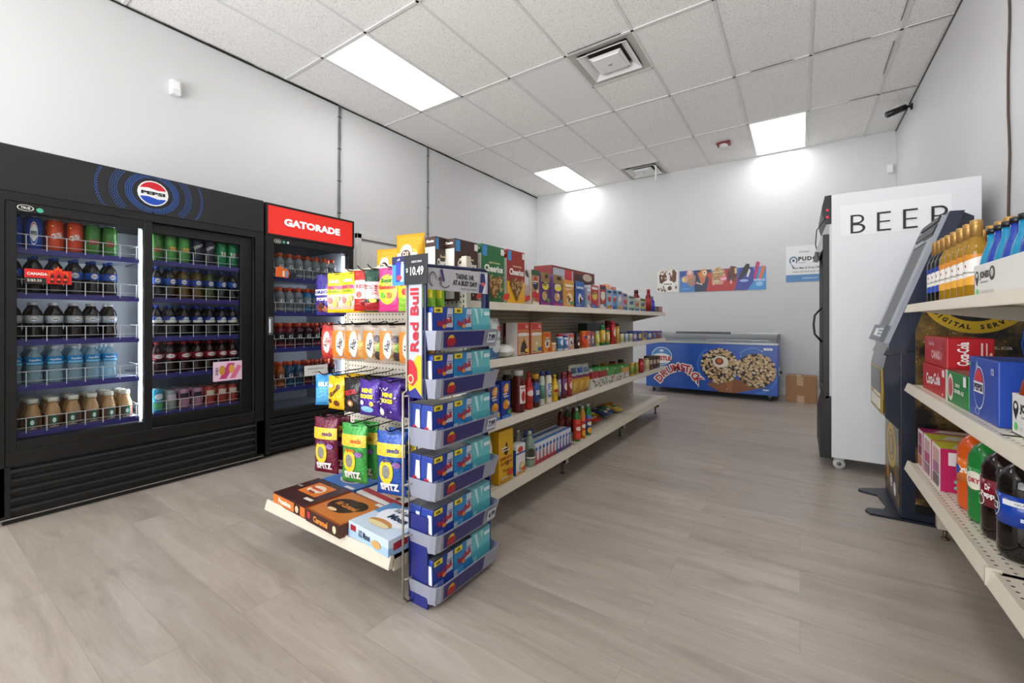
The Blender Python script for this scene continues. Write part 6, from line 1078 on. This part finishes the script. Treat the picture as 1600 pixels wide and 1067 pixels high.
for y in (RE, RS):
    b = B(); b.box(RB_ - .035, RB_ + .015, y - .014, y + .014, 0, 1.5, M('#b9b1a2', .4))
    for q in range(34): b.box(RB_ - .0356, RB_ - .035, y - .003, y + .003, .3 + q * .0235, .314 + q * .0235, SLOT)
    b.obj('upright', rs)
    f = B(); f.box(RX + .10, RX + .24, y - .055, y - .015, .05, .31, M('#bdb4a2', .4), .003)
    for q in range(3): f.box(RX + .118 + q * .03, RX + .124 + q * .03, y - .0555, y - .055, .08, .28, SLOT)
    f.cyl((RX + .13, y - .035, 0), (RX + .13, y - .035, .05), .008, M('#6b5a48', .4, .5)); f.cyl((RX + .13, y - .035, 0), (RX + .13, y - .035, .008), .016, M('#6b5a48', .4, .5)); f.obj('base_foot', rs)
b = B(); b.box(RX - .014, RX + .02, RS - .004, RS + .004, RZ[2] - .04, RZ[2] + .012, M('#cfc8ba', .2)); b.obj('joint_clip', rs)
# wine
def wine(mat, cap, top, bot, word):
    def f():
        H, r = .305, .034
        b = B(); b.lathe([(r * .93, 0), (r, .006), (r, .180), (r * .95, .200), (r * .72, .220), (.0165, .236), (.0150, .262)], mat, 24); o = b.obj('wine_bottle')
        c = B(); c.lathe([(.0165, .238), (.0168, .262), (.0175, .263), (.0175, .297), (.0165, .3015), (.0, .3025)], M(cap, .38, .55), 20); c.lathe([(.0179, .283), (.0181, .285), (.0179, .287)], M(cap, .3, .6), 20); c.obj('cap', o)
        l = B(); F = CylFrame(r, .058, .172, 200, .0005); F.n = 14
        l.pr(F, [('r', 0, 0, 1, 1, '#ece8e4')]); nseg = 14
        for (lo, hi, col) in ((lambda u: .62 + .36 * u, lambda u: 1.0, top), (lambda u: 0.0, lambda u: .10 + .30 * u, bot)):
            vs = []
            for i in range(nseg + 1): u = i / nseg; vs += [F.P(u, lo(u), 1), F.P(u, hi(u), 1)]
            l.add(vs, [(2 * i, 2 * i + 2, 2 * i + 3, 2 * i + 1) for i in range(nseg)], col, True)
        l.pr(F, [('t', word, .52, .42, .07, '#4a3c34', {'w': .4}), ('e', .50, .62, .02, .05, '#a03a2a')], 2); l.obj('label', o)
        return o
    return Kit(f)
w_gold = wine(T_WINE2, '#b98f4e', '#d88a2a', '#e8a83a', 'Bodacious'); w_dark = wine(M('#15120f', .12), '#b98f4e', '#1f3c94', '#2a4cb0', 'Bodacious')
wy = [2.30, 2.385, 2.47, 2.555, 2.64, 2.715, 2.79, 2.86]
for i, y in enumerate(wy):
    k = w_gold if i < 5 else w_dark
    k.put((.548, y, RZ[0]), R(-90 + 25), f'{"golden" if i < 5 else "dark blue-labelled"} wine bottle, {ORD[i]} from camera in the front edge row', 'wine bottle', 'wine bottles on the right top shelf')
for i, y in enumerate((2.295, 2.38, 2.47, 2.56, 2.65, 2.74)):
    w_gold.put((.632, y, RZ[0]), R(-90 + 25), f'golden wine bottle, {ORD[i]} from camera in the second row back', 'wine bottle', 'wine bottles on the right top shelf')
# soda carriers (white cartons of glass bottles)
SODAG = [(.95, 0), (1, .02), (1, .50), (.85, .62), (.46, .78), (.42, .93)]
def carrier(x, y, z, L, W, H, lb):
    t = thing('bottle_carrier', lb, 'carton', (x, y, z), 0); b = B(); b.box(-W / 2, W / 2, -L / 2, L / 2, 0, .003, '#e9e8e4')
    for a in ((-W / 2, -W / 2 + .003, -L / 2, L / 2), (W / 2 - .003, W / 2, -L / 2, L / 2), (-W / 2, W / 2, -L / 2, -L / 2 + .003), (-W / 2, W / 2, L / 2 - .003, L / 2)): b.box(*a, 0, H, '#e9e8e4')
    F = FlatFrame((-W / 2, L / 2, 0), (0, -1, 0), (0, 0, 1), L, H)
    b.pr(F, [('t', 'JONES', .098 / L, .66, .30, '#17181a', {'hm': .030, 'wm': .085, 'b': .06}), ('t', 'CANE SUGAR SODA', .098 / L, .47, .05, '#4a4c50', {'hm': .006, 'wm': .07}), ('e', .028 / L, .66, .018 / L, .17, '#17181a'), ('p', [(.014 / L, .55), (.042 / L, .55), (.028 / L, .36)], '#17181a'), ('e', .028 / L, .70, .009 / L, .07, '#e9e8e4'), ('e', (.168) / L, .68, .024 / L, .20, '#17181a'), ('e', (.168) / L, .70, .013 / L, .12, '#c9c4bc'), ('e', .03 / L, .20, .012 / L, .10, '#5fd05a'), ('t', 'NO PRESERVATIVES', .12 / L, .18, .10, '#c4c6c8', {'hm': .013, 'wm': .13})])
    b.obj('carton', t); return t
def sodab(liq): return Kit(lambda: bottle('soda_bottle', .0305, .235, liq, '#17181c', None, prof=SODAG, cap=(.50, .92, 1.0), capmat=M('#15161a', .3)))
sb1, sb2, sb3 = sodab(G('#0f86b0')), sodab(G('#1d3fa0')), sodab(G('#8a3416'))
carrier(.575, 1.94, RZ[0] + .0, .42, .135, .115, 'white soda bottle carton on the right top shelf beside the wine')
for i in range(6):
    for j in range(2):
        (sb1 if (i + j) % 2 == 0 else sb2).put((.543 + .064 * j, 2.115 - .0635 * i, RZ[0] + .003), 0, f'{"turquoise" if (i + j) % 2 == 0 else "royal blue"} soda bottle, {ORD[i]} along, {("aisle", "wall")[j]} side of the top carton', 'soda bottle', 'blue sodas in the top shelf carton')
carrier(.575, 1.70, RZ[1], .26, .135, .115, 'white soda bottle carton on the right middle shelf')
for i in range(4):
    for j in range(2): sb3.put((.543 + .064 * j, 1.795 - .0635 * i, RZ[1] + .003), 0, f'brown soda bottle, {ORD[i]} along, {("aisle", "wall")[j]} side of the middle carton', 'soda bottle', 'brown sodas in the middle shelf carton')
# multipacks, middle shelf: box long side along Y facing -X
def mpack(x, y0, y1, z, W, H, col, front, near, top, lb, name='soda_multipack'):
    L = y1 - y0; o = carton(name, L, W, H, col, front=front, right=near, left=near, top=top, bv=.004); o.location = (x + W / 2, (y0 + y1) / 2, z); o.rotation_euler.z = R(-90); return tag(o, lb, 'drink case')
coke_f = [('t', 'Coca-Cola', .5, .52, .42, '#f4efef', {'w': .62, 'b': .03, 'rot': 4}), ('r', .90, .72, .99, .95, '#f0e4e4'), ('e', .93, .12, .02, .05, '#f0e4e4')]
coke_n = [('t', 'Coca-Cola', .35, .5, .3, '#f4efef', {'hm': .035, 'wm': .095, 'b': .03, 'rot': 90}), ('r', .72, .15, .76, .85, '#e8c4c4'), ('r', .82, .15, .85, .85, '#e8c4c4'), ('e', .92, .5, .03, .06, '#e8b8a0')]
mpack(.492, 2.44, 2.82, RZ[1], .135, .122, '#b8121e', coke_f, coke_n, [], 'red cola case at the bottom of the stacked pair')
mpack(.497, 2.44, 2.81, RZ[1] + .1235, .135, .128, '#b8121e', [('t', 'CANADA', .58, .38, .3, '#e8b0b0', {'w': .46, 'b': .06}), ('t', 'Coca-Cola', .35, .75, .13, '#f0dcdc', {'w': .25}), ('ring', .82, .5, .09, .3, .2, '#c8404a'), ('ring', .82, .5, .05, .16, .3, '#d86a70')], coke_n, [], 'red cola case lettered CANADA lying on another red case')
mpack(.492, 2.15, 2.435, RZ[1], .135, .125, '#17803c', [('p', [(.02, 0), (.14, 0), (.14, 1), (.02, 1)], '#c9d4cc'), ('e', .28, .5, .13, .42, '#e6e0d0'), ('e', .28, .5, .10, .3, '#c9505a'), ('t', 'GINGER ALE', .66, .44, .12, '#dfeee0', {'w': .4, 'b': .04}), ('t', 'DRY', .62, .62, .1, '#dfeee0', {'w': .2, 'b': .04}), ('r', .86, .66, .98, .95, '#eef2ee')], [('r', .1, .1, .9, .9, '#1a8f44')], [('r', 0, 0, 1, .5, '#8a4a34')], 'green ginger ale case between the red and blue cases')
mpack(.492, 1.875, 2.135, RZ[1], .27, .200, '#1f47a8', [('e', .38, .5, .20, .36, '#e8ecf4'), ('e', .38, .5, .185, .335, '#1f47a8'), ('p', [(.38 + .17 * cos(R(a)), .5 + .31 * sin(R(a))) for a in range(20, 161, 14)], '#cc2c3a'), ('r', .21, .42, .55, .60, '#e8ecf4'), ('t', 'PEPSI', .38, .51, .12, '#14162c', {'w': .3, 'b': .05}), ('t', '12', .88, .82, .1, '#e8ecf4', {}), ('r', .06, .84, .13, .90, '#3fb47a'), ('ring', .38, .12, .08, .06, .2, '#a9bce8'), ('p', [(.34, .84), (.38, .95), (.42, .84)], '#a9bce8')],
      [('t', '12', .25, .80, .14, '#e8ecf4', {'rot': -90, 'b': .05}), ('ring', .6, .42, .34, .34, .07, '#c9d4f0'), ('r', .30, .36, .95, .50, '#c9d4f0')], [('r', .1, .1, .9, .9, '#2a52b4')], 'blue cola case on the right middle shelf')
# bottom shelf
for i, (y0, y1) in enumerate(((2.80, 2.90), (2.645, 2.785), (2.49, 2.63))):
    o = carton('sparkling_case', y1 - y0, .40, .180, '#e4e2e0', front=[('r', .18, .62, .84, .92, ['#a8526a', '#c9a4a0', '#d8a49a'][i]), ('r', .18, .34, .84, .60, ['#8c2a5a', '#b84a7a', '#a86a8c'][i]), ('r', .18, .05, .84, .31, ['#c8705a', '#9a6a7c', '#6a5a64'][i])], right=[('r', 0, 0, 1, 1, '#b8185a'), ('r', .06, .62, .16, .92, '#e4dcdc'), ('e', .18, .26, .08, .07, '#7cc4a8'), ('e', .18, .12, .08, .07, '#7cc4a8'), ('t', 'Bubly', .45, .45, .2, '#f0dce4', {'hm': .03, 'wm': .1, 'rot': 80, 'b': .03})], top=[('r', 0, 0, 1, 1, ['#a8206a', '#c9c43a', '#d8cf3a'][i]), ('p', [(.2, .2), (.8, .1), (.9, .5), (.3, .6)], '#e4dcc8'), ('e', .5, .75, .25, .12, '#8a3a7c')], bv=.003)
    o.location = (.488 + .2, (y0 + y1) / 2, RZ[2]); o.rotation_euler.z = R(-90); tag(o, ['pink-topped sparkling drink case at the far end, bottom right shelf', 'yellow-topped sparkling drink case in the middle of three', 'sparkling drink case with crimson side, nearest of three'][i], 'drink case', 'sparkling drink cases on the bottom right shelf')
BIG = [(.70, 0), (.90, .012), (1, .06), (.99, .30), (.97, .34), (.97, .62), (1, .66), (.96, .74), (.72, .84), (.34, .91), (.27, .93), (.27, .955)]
def big(liq, lab, capc, pr, clear=None):
    def f():
        o = bottle('two_litre_bottle', .056, .315, liq, capc, lab, pr, BIG, (.34, .62), (.30, .94, 1.0), seg=28, ang=170)
        b = B()
        for k in range(5): a = 2 * pi * k / 5; b.sph((.036 * cos(a), .036 * sin(a), .014), .016, liq, 5)
        b.obj('foot', o); return o
    return Kit(f)
dpr = big(M('#1a0c0c', .08), '#7c1226', '#5a1420', [('t', 'Dr', .45, .72, .22, '#f2ecec', {'b': .04, 'w': .1}), ('t', 'Pepper', .5, .42, .26, '#f2ecec', {'b': .04, 'w': .38}), ('r', .62, .66, .86, .88, '#e8e4e4'), ('ring', .3, .2, .1, .2, .15, '#f2ecec')])
ppb = big(M('#120c0c', .06), '#1440a8', '#1440a8', [('e', .20, .55, .17, .42, '#eceef4'), ('e', .20, .55, .155, .385, '#12121c'), ('p', [(.20 + .14 * cos(R(a)), .55 + .34 * sin(R(a))) for a in range(25, 156, 13)], '#cc2030'), ('p', [(.20 + .14 * cos(R(a)), .55 + .34 * sin(R(a))) for a in range(205, 336, 13)], '#2a5cc8'), ('r', .05, .42, .35, .66, '#eceef4'), ('t', 'PEPSI', .2, .54, .16, '#12121c', {'w': .26, 'b': .05}), ('r', .44, .68, .98, .86, '#e4e6ec'), ('t', 'QUENCH', .74, .77, .07, '#3a3c48', {'w': .3}), ('r', .66, .22, .82, .34, '#c9d4ec'), ('t', '2 L', .74, .12, .08, '#e4e6ec', {})])
org = big(M('#d4561a', .08), '#e0701c', '#e6e2dc', [('t', 'Crush', .5, .55, .3, '#f4f0ea', {'w': .36, 'b': .05, 'rot': 10}), ('e', .3, .5, .1, .2, '#2a4c9c')])
grn = big(M('#1f7c34', .08), '#2a9440', '#2a8a3c', [('e', .45, .5, .22, .36, '#e8e4d0'), ('t', 'DRY', .45, .5, .2, '#b82c34', {'w': .24, 'b': .04})])
for i, (k, y, nm) in enumerate(((org, 2.315, 'two litre orange soda bottle with orange label'), (grn, 2.19, 'two litre green ginger ale bottle'), (dpr, 2.055, 'two litre dark soda bottle with maroon label'), (ppb, 1.915, 'two litre cola bottle with blue label, nearest the camera'))):
    k.put((.556, y, RZ[2]), R(-90 + 40), nm, 'soda bottle', 'large soda bottles on the bottom right shelf')
for i, (k, y, nm) in enumerate(((org, 2.33, 'two litre orange soda bottle in the second row'), (grn, 2.20, 'two litre green soda bottle in the second row'), (dpr, 2.07, 'two litre maroon-labelled bottle in the second row'), (ppb, 1.93, 'two litre blue-labelled bottle in the second row'))):
    k.put((.672, y, RZ[2]), R(-90 + 30), nm, 'soda bottle', 'large soda bottles on the bottom right shelf')
